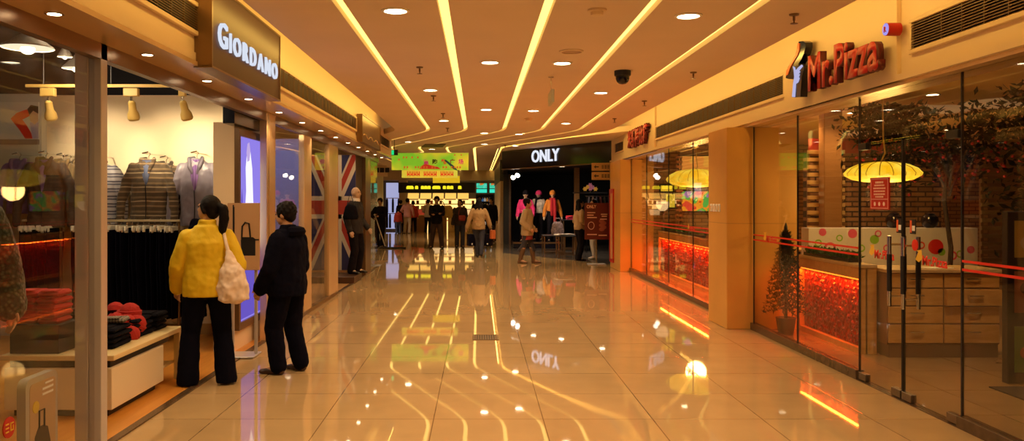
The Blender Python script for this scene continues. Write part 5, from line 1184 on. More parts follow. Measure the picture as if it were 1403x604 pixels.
# flower ornament
t = thing('flower_ornament', 'gold and pink flower ornament standing on the rail shelf of the fashion store', 'ornament', (gx(809, 24.7), 24.7, 1.8)); x = gx(809, 24.7); z = gz(262, 24.7)
put('shelf', MB().box(x - .5, x + .5, 24.6, 24.95, z - .06, z - .03), M_BLACK, t, smooth=0); put('stem', MB().tube([(x, 24.75, z - .03), (x, 24.75, z + .12)], .012, 6), M_BRONZE, t)
for k, (dx, dz, cc) in enumerate(((-.22, .10, 'g'), (-.10, .18, 'g'), (0, .26, 'p'), (.10, .16, 'p'), (.22, .10, 'g'), (0, .12, 'p'))):
    mb = MB()
    for q in range(6):
        a = q * PI / 3; mb.ell((x + .7 * dx + .038 * math.cos(a), 24.74, z + .7 * dz + .038 * math.sin(a)), (.034, .02, .02), Matrix.Rotation(-a, 3, 'Y'), su=8, sv=6)
    put('blossom', mb, mat('blossom_gold', (.75, .42, .06), .5, emis=(.8, .4, .05), estr=.25) if cc == 'g' else mat('blossom_pink', (.65, .25, .35), .5, emis=(.6, .2, .3), estr=.2), t)
# poster stand
Y = 20.6; x0, x1, z0, z1 = gx(801, Y), gx(834, Y), gz(328, Y), gz(278, Y)
t = thing('poster_stand', 'dark red poster stand with white lettering before the fashion store', 'poster stand', ((x0 + x1) / 2, Y, .004))
put('board', MB().box(x0, x1, Y - .015, Y + .015, z0, z1, .003), mat('poster_red', (.11, .008, .006), .35), t)
text('lettering', 'ONLY', mat('poster_letter', (.75, .45, .36), .5), (x0 + .17, Y - .015, z1 - .09), (1, 0, 0), height=.085, width=.24, extrude=.003, bold=.03, parent=t)
mb = MB()
for k, (a, b, z) in enumerate(((.06, .26, .24), (.06, .22, .30), (.06, .30, .36), (.40, .56, .28), (.42, .55, .33), (.38, .55, .40), (.06, .3, .78), (.34, .55, .80))): mb.box(x0 + a, x0 + b, Y - .019, Y - .0155, z1 - z - .012, z1 - z + .012)
for k in range(20): a = k * PI / 10; mb.tube([(x0 + .16 + .075 * math.cos(a), Y - .019, z1 - .56 + .09 * math.sin(a)), (x0 + .16 + .075 * math.cos(a + .33), Y - .019, z1 - .56 + .09 * math.sin(a + .33))], .008, 5)
put('print', mb, MATS['poster_letter'], t, smooth=0); mb = MB()
for k in range(5): mb.ell((x0 + .42 + .05 * (k % 2), Y - .016, z1 - .45 - .05 * k), (.07, .004, .05), su=10, sv=6)
put('printed_figure', mb, mat('poster_dim', (.30, .07, .05), .5), t)
put('post', MB().tube([((x0 + x1) / 2, Y + .03, .02), ((x0 + x1) / 2, Y + .03, z0 + .3)], .016, 10), M_CHROME, t); put('base_plate', MB().box((x0 + x1) / 2 - .22, (x0 + x1) / 2 + .22, Y - .16, Y + .2, .004, .022, .004), M_STEEL, t)
# spotlights
for k, (px, py) in enumerate(((705, 240), (711, 237))):
    Yp = 26.6 if k == 0 else 26.3; c = Vector((gx(px, Yp), Yp, gz(py, Yp))); t = thing('track_spotlight', ['lit spotlight nearer the black end post of the fashion store', 'lit spotlight second from the black end post'][k], 'spotlight', tuple(c))
    put('head', MB().tube([c + Vector((0, 0, .06)), c + Vector((0, 0, 0)), c + Vector((-.04, -.06, -.06))], [.05, .07, .075], 16), M_BLACK, t); put('lit_lens', MB().ell(c + Vector((-.045, -.065, -.07)), (.075, .06, .075)), emat('spot_glow', (1, .88, .66), 9.), t); put('stem', MB().tube([c + Vector((0, 0, .05)), (c.x, c.y, 2.62)], .012, 6), M_BLACK, t)
    o = lamp('bulb', 'SPOT', c + Vector((-.03, -.1, -.1)), 260, (1, .8, .55), t, spot_size=1.2, spot_blend=.6, shadow_soft_size=.05); o.rotation_euler = (Vector((2.0, 28.2, 1.5)) - c).to_track_quat('-Z', 'Y').to_euler()
for k, (x, y) in enumerate(((1.7, 25.9), (2.5, 25.2), (3.5, 23.6))):
    downlight(x, y, 2.62, ['lit downlight before the mannequin in the black hat', 'lit downlight before the mannequin in the orange hat', 'lit downlight over the rails of the fashion store'][k], 'round downlights in the fashion store ceiling', energy=110, col=(1, .78, .55))

# ================================================================== far food counters
Yf = 42.0
t = thing('food_fascia', 'dark fascia with round yellow lit signs over the far food counter', 'shop sign', (-2.2, Yf, 2.0))
put('board', MB().box(gx(546, Yf), gx(651, Yf), Yf - .1, Yf, gz(264, Yf), gz(250, Yf)), M_BLACK, t, smooth=0)
ysm = emat('lit_yellow', (.95, .80, .02), 1.1)
for px, w_ in ((562, 5), (571, 2.2), (579, 2.2), (583.5, 2.2), (588, 2.2), (598, 5.5), (609, 2.2), (614.5, 2.2), (619, 2.2), (630, 2.4)):
    a, b, z0, z1 = gx(px - w_, Yf), gx(px + w_, Yf), gz(259, Yf), gz(254.5, Yf); put('lit_disc', MB().prism(rr_(a, b, z0, z1, min(.08, (b - a) * .3)), (0, Yf - .104, 0), (1, 0, 0), (0, 0, 1), .01), ysm, t, smooth=0)
for k in range(5):
    a, b = gx(559 + k * 17, Yf), gx(574 + k * 17, Yf); t = thing('lit_canopy', f'{ORD[k]} cream lit canopy along the far food counter from the beige column', 'canopy', ((a + b) / 2, Yf, 1.9))
    z0, z1 = gz(273, Yf), gz(264.5, Yf)
    put('front', MB().add([(a, Yf, z1), (b, Yf, z1), (b, Yf - .3, z0), (a, Yf - .3, z0), (a, Yf + .05, z1), (b, Yf + .05, z1), (b, Yf - .25, z0 - .01), (a, Yf - .25, z0 - .01)], [(0, 3, 2, 1), (4, 5, 6, 7), (0, 1, 5, 4), (3, 7, 6, 2), (0, 4, 7, 3), (1, 2, 6, 5)]), mat('canopy_lit', (.8, .55, .2), .6, emis=(1, .58, .12), estr=1.0), t, smooth=0)
    put('edge', MB().box(a, b, Yf - .32, Yf - .29, z0 - .03, z0 + .02), M_BRONZE, t, smooth=0)
t = thing('food_shelf', 'cream lit wall shelving behind the far food counter', 'shelving', (-2.2, 44, 0))
x0, x1 = gx(556, 44), gx(652, 44)
put('back_panel', MB().box(x0, x1, 44.2, 44.3, 0, 1.7), mat('shelf_lit', (.8, .6, .3), .5, emis=(1, .66, .22), estr=1.5), t, smooth=0)
for z in (.5, .8, 1.08, 1.36, 1.66): put('shelf', MB().box(x0, x1, 43.75, 44.2, z, z + .05), mat('shelf_cream', (.8, .62, .35), .5), t, smooth=0)
pr = None
cols = [(.5, .1, .04), (.6, .4, .1), (.15, .08, .03), (.7, .55, .3), (.35, .04, .03)]
for r_, z in enumerate((.85, 1.13, 1.41)):
    for k in range(15):
        if R.random() < .3: continue
        x = x0 + .15 + k * (x1 - x0 - .3) / 14; c = k % 5
        lb = f'small goods box on the far lit shelves'
        if pr is None: pr = {}
        if c not in pr:
            o = thing('goods_box', lb, 'box', (x, 43.9, z), 0, 'goods on the far lit shelves'); put('carton', MB().box(-.07, .07, -.08, .08, 0, .16, .01), mat(f'goods_{c}', cols[c], .5), o, world=False); put('lid', MB().box(-.074, .074, -.084, .084, .15, .172, .004), M_CREAM2, o, world=False); pr[c] = o
        else: dup(pr[c], (x, 43.9, z))
for k, (pa, pb, lb) in enumerate(((553, 585, 'dark food counter behind the pink shirted person'), (587, 612, 'lit food counter behind the man with folded hands'), (614, 648, 'lit food counter behind the woman with a red bag'))):
    a, b = gx(pa, 42.6), gx(pb, 42.6); t = thing('food_counter', lb, 'counter', ((a + b) / 2, 42.6, 0))
    put('body', MB().box(a, b, 42.3, 42.9, 0, .8, .01), mat('counter_brown', (.30, .14, .05), .4) if k != 2 else mat('counter_cream', (.7, .5, .25), .4), t); put('glass_case', MB().box(a, b, 42.34, 42.86, .84, 1.12), mat('case_lit', (.8, .6, .35), .3, emis=(1, .7, .35), estr=.7) if k else mat('case_red', (.4, .05, .03), .3, emis=(.8, .1, .04), estr=.25), t, smooth=0); put('worktop', MB().box(a - .02, b + .02, 42.28, 42.92, .8, .84, .008), M_OAKT, t); put('case_top', MB().box(a - .01, b + .01, 42.32, 42.88, 1.12, 1.15), M_CHROME, t)
# side display of lit clothes by the beige column
Y = 43.5; x0, x1 = gx(529, Y), gx(546.3, Y)
t = thing('lit_display', 'bluish white lit display wall of clothes beside the beige column', 'display', ((x0 + x1) / 2, Y, 0)); put('back_panel', MB().box(x0, x1, Y, Y + .1, .1, 2.5), mat('display_blue', (.55, .58, .75), .5, emis=(.55, .6, 1.), estr=.6), t, smooth=0)
for z in (.9, 1.7): put('bar', MB().tube([(x0, Y - .25, z), (x1, Y - .25, z)], .02, 6), M_CHROME, t)
fc = None
for j, z in enumerate((.15, .95)):
    for i in range(5):
        x = x0 + .08 + i * .15; 
        if fc is None:
            fc = [thing('hanging_garment', 'dark garment in the bluish lit display', 'clothes', (x, Y - .25, z), 0, 'garments in the bluish lit display')]; put('body', MB().loft([(0, 0, 0, .06, .12), (0, 0, .5, .06, .13), (0, 0, .68, .05, .12), (0, 0, .74, .02, .04)], 12), mat('display_dark', (.03, .03, .07), .8), fc[0], world=False); put('hook', MB().tube([(0, 0, .72), (0, 0, .76)], .006, 5), M_CHROME, fc[0], world=False)
        elif (i + j) % 2: dup(fc[0], (x, Y - .25, z))
# green lit counters beside the fashion store wall
for k, (pa, pb) in enumerate(((652, 668.5), (670, 681))):
    Y = 42.0; t = thing('green_lit_sign', ['green and white lit menu sign over the dark stall', 'second green lit menu sign at the fashion store side wall'][k], 'shop sign', (gx((pa + pb) / 2, Y), Y, 2.0))
    put('housing', MB().box(gx(pa, Y), gx(pb, Y) - .02, Y, Y + .08, gz(264.5, Y), gz(250, Y)), M_BLACK, t, smooth=0)
    put('lit_band', MB().box(gx(pa, Y) + .03, gx(pb, Y) - .05, Y - .01, Y, gz(264, Y), gz(259, Y)), emat('band_teal', (.05, .85, .60), .9), t, smooth=0)
    put('lit_picture', MB().box(gx(pa, Y) + .03, gx(pb, Y) - .05, Y - .01, Y, gz(258, Y), gz(251, Y)), lit_mat('menu_print', [(0, (.65, .2, .04)), (.42, (.05, .7, .45)), (.55, (.1, .8, .6)), (.66, (.8, .6, .1))], 3.5, .75), t, smooth=0)
x0, x1 = gx(652, 43), .78
t = thing('stall_shelf', 'dark stall shelving with rows of small bright goods', 'shelving', ((x0 + x1) / 2, 43, 0)); put('back_panel', MB().box(x0, x1, 43.2, 43.3, 0, 1.9), M_DARK, t, smooth=0)
for z in (.3, .6, .9, 1.2, 1.5): put('shelf', MB().box(x0, x1, 42.9, 43.2, z, z + .03), M_BLACKG, t, smooth=0)
pb_ = {}
for z in (.33, .63, .93, 1.23, 1.53):
    for k in range(7):
        c = R.choice((0, 1, 2, 3)); x = x0 + .1 + k * (x1 - x0 - .2) / 6
        if c not in pb_:
            o = thing('goods_bottle', ['teal', 'white', 'orange', 'blue'][c] + ' small bottle on the dark stall shelves', 'bottle', (x, 43.0, z), 0, 'bottles on the dark stall shelves'); cc = [(.05, .5, .4), (.6, .62, .6), (.6, .25, .05), (.06, .2, .5)][c]
            put('bottle_body', MB().lathe([(.05, 0), (.055, .02), (.055, .12), (.025, .16)], seg=10), mat(f'bottle_{c}', cc, .3, emis=cc, estr=.35), o, world=False); put('cap', MB().lathe([(.024, .16), (.024, .2)], seg=8), M_WHITE, o, world=False); pb_[c] = o
        else: dup(pb_[c], (x, 43.0, z))
# square vents on the bulkhead near the round column
for k in range(3):
    x = gx(516.5 + k * 7, 35.6); t = thing('square_vent', ['small square vent', 'middle square vent', 'last square vent'][k] + ' on the pale bulkhead above the cleaner' + ['', ', second of three', ', third of three'][k], 'air vent', (x, 35.58, gz(233, 35.6)))
    z = gz(233, 35.6); put('opening', MB().box(x - .09, x + .09, 35.575, 35.6, z - .1, z + .1), M_BLACK, t, smooth=0); put('frame', MB().box(x - .11, x + .11, 35.565, 35.59, z - .12, z - .1).box(x - .11, x + .11, 35.565, 35.59, z + .1, z + .12), M_CREAM2, t, smooth=0)
# ================================================================== people and mannequins
M_SKIN = mat('skin', (.52, .28, .16), .5); M_HAIR = mat('black_hair', (.006, .004, .005), .6, spec=.15, bump=.2, bscale=90); M_LIP = mat('lips', (.35, .10, .08), .5); M_EYE = mat('eye_dark', (.02, .012, .01), .3)
M_MANN = mat('mannequin_skin', (.62, .42, .28), .4)
M_SHOE = mat('dark_shoe', (.018, .012, .010), .35)
def ik(a, c, l1, l2, pole):
    a, c = Vector(a), Vector(c); d = c - a; L = d.length
    if L > (l1 + l2) * .999: c = a + d.normalized() * (l1 + l2) * .999; d = c - a; L = d.length
    x = (l1 * l1 - l2 * l2 + L * L) / (2 * L); h = math.sqrt(max(0, l1 * l1 - x * x)); u = d.normalized(); p = Vector(pole); p = (p - u * p.dot(u)).normalized()
    return a + u * x + p * h, c
def person(label, loc, rz, H, top, bottom, feet=((-.07, 0), (.07, 0)), toes=(.15, -.15), hands=None, poles=None, lean=0., hyaw=0., hpitch=0., sw=1., bw=1., hem=.46, infl=.014, sleeve=1., leg_r=(.062, .047, .046), hair='short', shoes=None, voxel=.011, skin=None, name='person', cat='person', collar=0., trouser_hem=.035, wr=.010, lift=(0, 0), top2=None, skirt=None, boots=None, head_extra=None):
    s = H; t = thing(name, label, cat, loc, rz); skin = skin or M_SKIN
    U = Matrix.Translation((0, 0, .5 * s)) @ Matrix.Rotation(-lean, 4, 'X') @ Matrix.Translation((0, 0, -.5 * s))
    up = lambda p: U @ Vector(p)
    shx = .101 * s * sw
    HD = U @ Matrix.Translation((0, .012 * s, .872 * s)) @ Matrix.Rotation(hyaw, 4, 'Z') @ Matrix.Rotation(-hpitch, 4, 'X')
    hp = lambda x, y, z: HD @ Vector((x * s, y * s, z * s)); h3 = HD.to_3x3()
    hands = hands or ((-.15, .03, .485), (.15, .03, .485)); poles = poles or ((-.4, -1, 0), (.4, -1, 0))
    arms = []
    for i, sg in enumerate((-1, 1)):
        sh = up((sg * shx, -.004 * s, (.785 if collar else .797) * s)); e, w = ik(sh, Vector(hands[i]) * s, .168 * s, .150 * s, poles[i]); arms.append((sh, e, w))
    legs = []
    for i, sg in enumerate((-1, 1)):
        hpj = Vector((sg * .052 * s * bw, 0, .505 * s)); fx_, fy_ = feet[i]; an = Vector((fx_ * s, fy_ * s - .01 * s, .042 * s + lift[i] * s)); k, an = ik(hpj, an, .238 * s, .232 * s, (sg * .1, 1, 0)); legs.append((hpj, k, an))
    b = MB()                                   # ---- body: one continuous surface
    b.loft([(0, 0, z * s, rx * s * m, ry * s) for z, rx, ry, m in ((.47, .06, .05, bw), (.50, .088, .058, bw), (.545, .090, .062, bw), (.61, .074, .052, bw), (.68, .082, .058, sw), (.745, .093, .062, sw), (.79, .088, .052, sw), (.825, .045, .036, 1), (.845, .032, .032, 1))], 20, fn=up)
    b.cap(up((0, -.004 * s, .82 * s)), hp(0, -.01, .012), .032 * s, .030 * s)
    b.ell(hp(0, -.006, .068), (.044 * s, .054 * s, .060 * s), h3, 18, 12); b.ell(hp(0, .016, .036), (.034 * s, .038 * s, .040 * s), h3, 16, 10); b.ell(hp(0, .034, .012), (.016 * s, .014 * s, .012 * s), h3)
    b.chain([hp(0, .047, .066), hp(0, .060, .046)], [.006 * s, .0095 * s], 8); b.ell(hp(0, .046, .027), (.016 * s, .008 * s, .007 * s), h3); b.ell(hp(0, .043, .075), (.034 * s, .010 * s, .007 * s), h3)
    for sg in (-1, 1): b.ell(hp(sg * .046, -.006, .052), (.006 * s, .013 * s, .019 * s), h3)
    for sg, (sh, e, w) in zip((-1, 1), arms):
        b.chain([sh, sh.lerp(e, .45), e, e.lerp(w, .3), w], [.032 * s, .030 * s, .024 * s, .025 * s, .016 * s])
        d = (w - e).normalized(); sd = Vector((0, 1, 0)); sd = (sd - d * sd.dot(d)).normalized(); nrm = d.cross(sd)
        b.chain([w, w + d * .028 * s, w + d * .048 * s], [.015 * s, .019 * s, .018 * s], 8)
        for q, (o_, L_) in enumerate(((.020, .040), (.007, .046), (-.006, .043), (-.018, .034))):
            p0 = w + d * .046 * s + sd * o_ * s; p1 = p0 + d * L_ * .5 * s + nrm * sg * -.004 * s; b.chain([p0, p1, p1 + d * L_ * .42 * s - nrm * sg * .012 * s], [.0056 * s, .0052 * s, .0044 * s], 7)
        b.chain([w + d * .014 * s + sd * .014 * s, w + d * .034 * s + sd * .034 * s, w + d * .056 * s + sd * .036 * s], [.008 * s, .0066 * s, .005 * s], 7)
    for hj, k, an in legs: b.chain([hj, hj.lerp(k, .4), k, k.lerp(an, .35), an], [.055 * s, .050 * s, .036 * s, .036 * s, .024 * s])
    for i, (hj, k, an) in enumerate(legs):
        a = toes[i]; f = Vector((math.sin(-a), math.cos(a), 0)); b.chain([an, an + f * .05 * s - Vector((0, 0, .02 * s)), an + f * .10 * s - Vector((0, 0, .028 * s))], [.024 * s, .022 * s, .014 * s], 8)
    blob('body', b, skin, max(.0075, voxel * .8), t, smooth_it=3, fix=lambda v: setattr(v.co, 'z', max(v.co.z, .006)))
    for sg in (-1, 1):
        put('eye', MB().ell(hp(sg * .017, .0475, .066), (.0065 * s, .005 * s, .0042 * s), h3, 10, 6), M_EYE, t, world=False)
        put('eyebrow', MB().chain([hp(sg * .008, .052, .079), hp(sg * .026, .047, .081)], [.0022 * s, .0018 * s], 6), M_HAIR, t, world=False)
    put('mouth', MB().ell(hp(0, .0535, .027), (.012 * s, .003 * s, .0032 * s), h3, 12, 6), M_LIP, t, world=False)
    # ---- top garment
    g = MB(); I = infl; zz = [hem, hem + .05, .56, .62, .69, .75, .79, .820, .842]
    prof = [(.094, .070, bw), (.097, .072, bw), (.096, .070, bw), (.086, .064, bw), (.090, .068, sw), (.098, .070, sw), (.083, .056, sw), (.060, .050, 1), (.044, .045, 1)]
    g.loft([(0, 0, z * s, (rx + I) * s * m, (ry + I) * s) for z, (rx, ry, m) in zip(zz, prof)], 22, fn=up)
    for sh, e, w in arms:
        w2 = w - (w - e).normalized() * .004 * s; r_ = lambda q: (q + I * .75 * sleeve) * s
        g.chain([sh, sh.lerp(e, .5), e, e.lerp(w2, .5), w2], [r_(.027), r_(.031), r_(.028), r_(.026), r_(.022)], 14)
    if collar: g.loft([(0, -.004 * s, .815 * s, .058 * s, .054 * s), (0, -.006 * s, .845 * s, .050 * s, .050 * s), (0, -.006 * s, (.845 + collar) * s, .048 * s, .048 * s)], 18, fn=up)
    zh = hem * s + .004
    def fixtop(v):
        if lean < .1 and v.co.z < zh and abs(v.co.x) < .11 * s * bw: v.co.z = zh
    blob('jacket', g, top, voxel, t, wrinkle=wr, wscale=.085, fix=fixtop)
    # ---- trousers
    g = MB(); lr = leg_r; g.loft([(0, 0, .455 * s, .088 * s * bw, .066 * s), (0, 0, .50 * s, .098 * s * bw, .072 * s), (0, 0, .56 * s, .095 * s * bw, .068 * s), (0, 0, .60 * s, .084 * s * bw, .06 * s)], 20)
    for hj, k, an in legs:
        en = Vector((an.x, an.y, an.z + (trouser_hem - .042) * s)); q = [hj, hj.lerp(k, .5), k, k.lerp(en, .5), en]; g.chain(q, [lr[0] * s, (lr[0] * .6 + lr[1] * .4) * s, lr[1] * s, (lr[1] * .45 + lr[2] * .55) * s, lr[2] * s], 14)
    blob('trousers', g, bottom, voxel, t, wrinkle=wr * .7, wscale=.08, fix=lambda v: setattr(v.co, 'z', max(v.co.z, .012)))
    # ---- shoes
    for i, (hj, k, an) in enumerate(legs):
        a = toes[i]; f = Vector((math.sin(-a), math.cos(a), 0)); g = MB(); z0 = Vector((0, 0, lift[i] * s)); A_ = Vector((an.x, an.y, 0)) + z0
        g.ell(A_ - f * .012 * s + Vector((0, 0, .022 * s)), (.027 * s, .03 * s, .026 * s)); Mz = Matrix.Rotation(a, 3, 'Z'); g.ell(A_ + f * .045 * s + Vector((0, 0, .016 * s)), (.027 * s, .062 * s, .022 * s), Mz); g.ell(A_ + f * .09 * s + Vector((0, 0, .012 * s)), (.027 * s, .038 * s, .016 * s), Mz); g.cap(A_ + Vector((0, 0, .02 * s)), Vector((an.x, an.y, an.z)) + Vector((0, 0, .01 * s)), .024 * s, .024 * s)
        if boots: g.chain([A_ + Vector((0, 0, .03 * s)), an.lerp(k, .75)], [.030 * s, .042 * s], 14)
        lo = .002 + lift[i] * s; blob('shoe', g, boots or shoes or M_SHOE, .009, t, smooth_it=3, fix=lambda v: setattr(v.co, 'z', max(v.co.z, lo)))
    # ---- hair
    if hair:
        g = MB(); hs = 1.07 if hair == 'short' else 1.; g.ell(hp(0, -.014, .078), (.0505 * s * hs, .0575 * s * hs, .0575 * s * hs), h3, 18, 12); g.ell(hp(0, -.034, .052), (.043 * s, .034 * s, .045 * s), h3, 14, 10)
        if hair == 'tail':
            g.ell(hp(0, -.066, .082), (.018 * s, .018 * s, .018 * s), h3); g.chain([hp(.0, -.070, .088), hp(.006, -.094, .072), hp(.008, -.102, .02), hp(.008, -.098, -.04), hp(.004, -.09, -.085)], [.015 * s, .024 * s, .027 * s, .022 * s, .007 * s])
            for sg in (-1, 1): g.chain([hp(sg * .042, .012, .075), hp(sg * .045, -.012, .045)], [.010 * s, .012 * s])
        if hair == 'long':
            for sg in (-1, -.5, 0, .5, 1): g.chain([hp(sg * .03, -.045 + .012 * abs(sg), .06), hp(sg * .046, -.052 + .02 * abs(sg), .0), hp(sg * .052, -.06 + .02 * abs(sg), -.07), hp(sg * .046, -.062 + .02 * abs(sg), -.125)], [.026 * s, .027 * s, .023 * s, .010 * s])
        if hair == 'bob':
            for sg in (-1, -.5, 0, .5, 1): g.chain([hp(sg * .038, -.03 + .012 * (1 - abs(sg)) * -1, .06), hp(sg * .046, -.03, .01)], [.022 * s, .014 * s])
        if hair == 'short':
            for k in range(46):
                a = k * 2.399; zc_ = .052 + .075 * (k / 46); r0 = math.sqrt(max(0, 1 - ((zc_ - .078) / .058) ** 2)); y = -.014 + .056 * r0 * math.sin(a)
                if y > .026 and zc_ < .10: continue
                g.ell(hp(.049 * r0 * math.cos(a), y, zc_), (.011 * s,) * 3, h3, 7, 5)
        blob('hair', g, M_HAIR, .0075, t, smooth_it=2, wrinkle=.003, wscale=.025)
    return t, hp, arms, legs, up
def W(t, p): return wm(t) @ Vector(p)
V = Vector
# ---- woman in the yellow coat with a white bag
Yw = 7.24; M_YEL = mat('yellow_coat', (.74, .52, .008), .65, bump=.12, bscale=60); M_NAVY = mat('navy_cloth', (.003, .003, .010), .9, spec=.08, bump=.15, bscale=50)
yl, hp, arms, legs, up = person('person in a yellow coat with a ponytail looking into the clothing store', (gx(284, Yw), Yw, .006), math.radians(24), 1.63, M_YEL, M_NAVY, feet=((-.10, .0), (.095, -.02)), toes=(.25, -.12), hands=((-.145, .10, .50), (.14, .05, .50)), poles=((-.7, -1, 0), (.7, -1, 0)), hyaw=.8, hpitch=-.12, sw=1.02, bw=1.10, hem=.465, infl=.020, sleeve=.9, leg_r=(.066, .050, .058), hair='tail', voxel=.010, collar=.03, trouser_hem=.02, wr=.008)
t = thing('shoulder_bag', 'slouchy white bag hanging from the yellow coated woman', 'bag', W(yl, (.20, -.15, .765))); t.rotation_euler = (0, 0, math.radians(24))
g = MB(); g.loft([(0, 0, -.06, .06, .045), (0, 0, -.03, .13, .07), (0, 0, .09, .14, .078), (-.01, 0, .22, .10, .06), (-.03, .01, .33, .045, .035), (-.05, .02, .42, .014, .014)], 18)
blob('body', g, mat('white_bag', (.80, .66, .58), .7), .010, t, wrinkle=.016, wscale=.07)
st = MB().tube([(-.045, .02, .40), (-.06, .03, .47), (-.07, .06, .53), (-.07, .12, .575), (-.07, .19, .545), (-.06, .24, .40)], [.016, .014, .014, .014, .014, .012], 8); put('strap', st, MATS['white_bag'], t, world=False)
# ---- man in black
Ym = 7.72
bk, *_ = person('person in a bulky black hooded jacket standing at the store jamb', (gx(394, Ym), Ym, 0), math.radians(68), 1.575, mat('black_jacket', (.003, .003, .010), .9, spec=.08, bump=.2, bscale=40), M_NAVY, feet=((-.065, .03), (.075, -.03)), toes=(.1, -.25), hands=((-.125, .10, .50), (.13, .09, .50)), poles=((-.7, -1, 0), (.7, -1, 0)), hyaw=.1, hpitch=.12, sw=1.08, bw=1.15, hem=.455, infl=.026, sleeve=1.1, leg_r=(.068, .054, .050), hair='short', voxel=.010, collar=.028, shoes=mat('brown_shoe', (.05, .02, .01), .4), wr=.010, trouser_hem=.05)
put('hood', MB().loft([(0, -.09, 1.27, .115, .05), (0, -.10, 1.31, .12, .065), (0, -.095, 1.345, .10, .055), (0, -.08, 1.36, .05, .03)], 18), MATS['black_jacket'], bk, world=False)
# ---- people further along the corridor
DK = mat('dark_coat', (.008, .006, .010), .85, spec=.12); BRN = mat('dark_brown_trousers', (.05, .022, .014), .8); JEAN = mat('dark_jeans', (.03, .03, .05), .8)
def at(px, Y): return (gx(px, Y), Y, 0)
cl, *_ = person('person in black leaning on a long pale mop handle', at(521, 28), PI - .2, 1.66, DK, DK, feet=((-.05, .02), (.05, .0)), hands=((-.03, .16, .64), (.07, .17, .60)), poles=((-1, -.4, -.2), (1, -.4, -.2)), hair='short', voxel=.014, bw=1.0, hpitch=.05)
t = thing('dust_mop', 'flat dust mop with a pale handle pushed by the person in black', 'mop', at(531, 27.6)); p0 = V(at(513.5, 27.7)) + V((0, 0, 1.12)); p1 = V((gx(528, 27.55), 27.55, .05))
put('handle', MB().tube([p0, p1], .016, 8), mat('pale_handle', (.75, .68, .6), .5), t); put('mop_head', MB().box(gx(520, 27.5), gx(556, 27.5), 27.4, 27.62, .0, .045, .015), mat('mop_dark', (.02, .015, .012), .9), t); put('head_joint', MB().ell(p1, (.035, .035, .03)), M_BLACK, t)
mn, hpf, arms, *_ = person('person in a dark jacket with folded hands walking towards the camera', at(598.5, 27.5), PI, 1.72, DK, BRN, feet=((-.10, .02), (.11, -.03)), hands=((.02, .145, .655), (-.03, .15, .67)), poles=((-1, -.1, -.3), (1, -.1, -.3)), hair='short', voxel=.014, sw=1.08, infl=.016, leg_r=(.064, .05, .044), hem=.47)
t = thing('tan_bag', 'tan bag tucked at the elbow of the man with folded hands', 'bag', at(614, 27.75)); t.location.z = 1.0; g = MB().loft([(0, 0, 0, .14, .06), (0, 0, .15, .17, .07), (0, 0, .36, .14, .06), (0, 0, .42, .07, .04)], 16); blob('body', g, mat('bag_tan', (.42, .26, .07), .7), .015, t, wrinkle=.012); put('strap', MB().tube([(-.1, 0, .38), (-.16, .04, .52), (-.2, .05, .55)], .015, 7), MATS['bag_tan'], t, world=False)
rw, *_ = person('person in a dark checked jacket with a red bag walking towards the camera', at(630, 28), PI + .05, 1.62, mat('dark_check', (.035, .02, .022), .8, var=.4, vscale=18), JEAN, feet=((-.055, .05), (.06, -.04)), hands=((-.15, .06, .47), (.15, .06, .47)), hair='bob', voxel=.014, sw=1.05, hyaw=-.3, infl=.02)
t = thing('red_waist_bag', 'red bag worn at the front by the woman in the checked jacket', 'bag', (gx(633, 27.8), 27.80, .90)); g = MB().box(-.12, .12, -.06, .05, 0, .19, .03); blob('body', g, mat('bag_red', (.32, .03, .03), .6), .012, t, wrinkle=.008); put('strap', MB().tube([(-.11, 0, .17), (-.1, .04, .35), (.0, .06, .5)], .009, 6), MATS['bag_red'], t, world=False)
tn, *_ = person('person with long black hair in a tan sweater walking away with shopping bags', at(656, 23.4), .05, 1.64, mat('tan_sweater', (.38, .23, .095), .85, bump=.3, bscale=60), JEAN, feet=((-.02, .05), (.035, -.12)), lift=(0, .02), toes=(.05, -.05), hands=((-.205, .02, .49), (.205, .02, .49)), poles=((-1, -.6, 0), (1, -.6, 0)), hair='long', voxel=.013, sw=1.02, hem=.47, infl=.018, leg_r=(.062, .045, .036))
def bag(lb, px, Y, z, w_, h_, m, rz=0.):
    t = thing('shopping_bag', lb, 'shopping bag', (gx(px, Y), Y, z), rz); put('body', MB().box(-w_ / 2, w_ / 2, -.06, .06, 0, h_, .006), m, t, world=False)
    for y in (-.045, .045): put('handle', MB().tube([(-w_ * .25, y, h_), (-w_ * .2, y * .4, h_ + .13), (w_ * .2, y * .4, h_ + .13), (w_ * .25, y, h_)], .006, 6), M_BLACK, t, world=False)
    return t
b1 = bag('black shopping bag on the mop side of the person in the tan sweater', 645.5, 23.4, .31, .22, .34, M_BLACKG, .5); b1['label'] = 'black shopping bag on the mop side of the person in the tan sweater'
put('logo', MB().tube([(0, -.061, .06), (0, -.063, .06)], .022, 14), M_WHITE, b1, world=False)
b2 = bag('black shopping bag carried beside the orange one by the tan sweater', 669, 23.4, .31, .24, .34, M_BLACKG, -.4); put('logo', MB().tube([(0, -.061, .06), (0, -.063, .06)], .022, 14), M_WHITE, b2, world=False)
b3 = bag('orange shopping bag carried by the person in the tan sweater', 675, 23.2, .52, .13, .24, mat('bag_orange', (.55, .13, .03), .6), .4)
person('person in a dark jacket behind the long haired person in tan', at(657, 29.5), PI, 1.76, DK, DK, hands=((-.17, .03, .5), (.17, .03, .5)), hair='short', voxel=.015, sw=1.15)
person('person in dark clothes half hidden beside the black fascia corner', at(673, 32), PI - .4, 1.7, DK, DK, hair='short', voxel=.016)
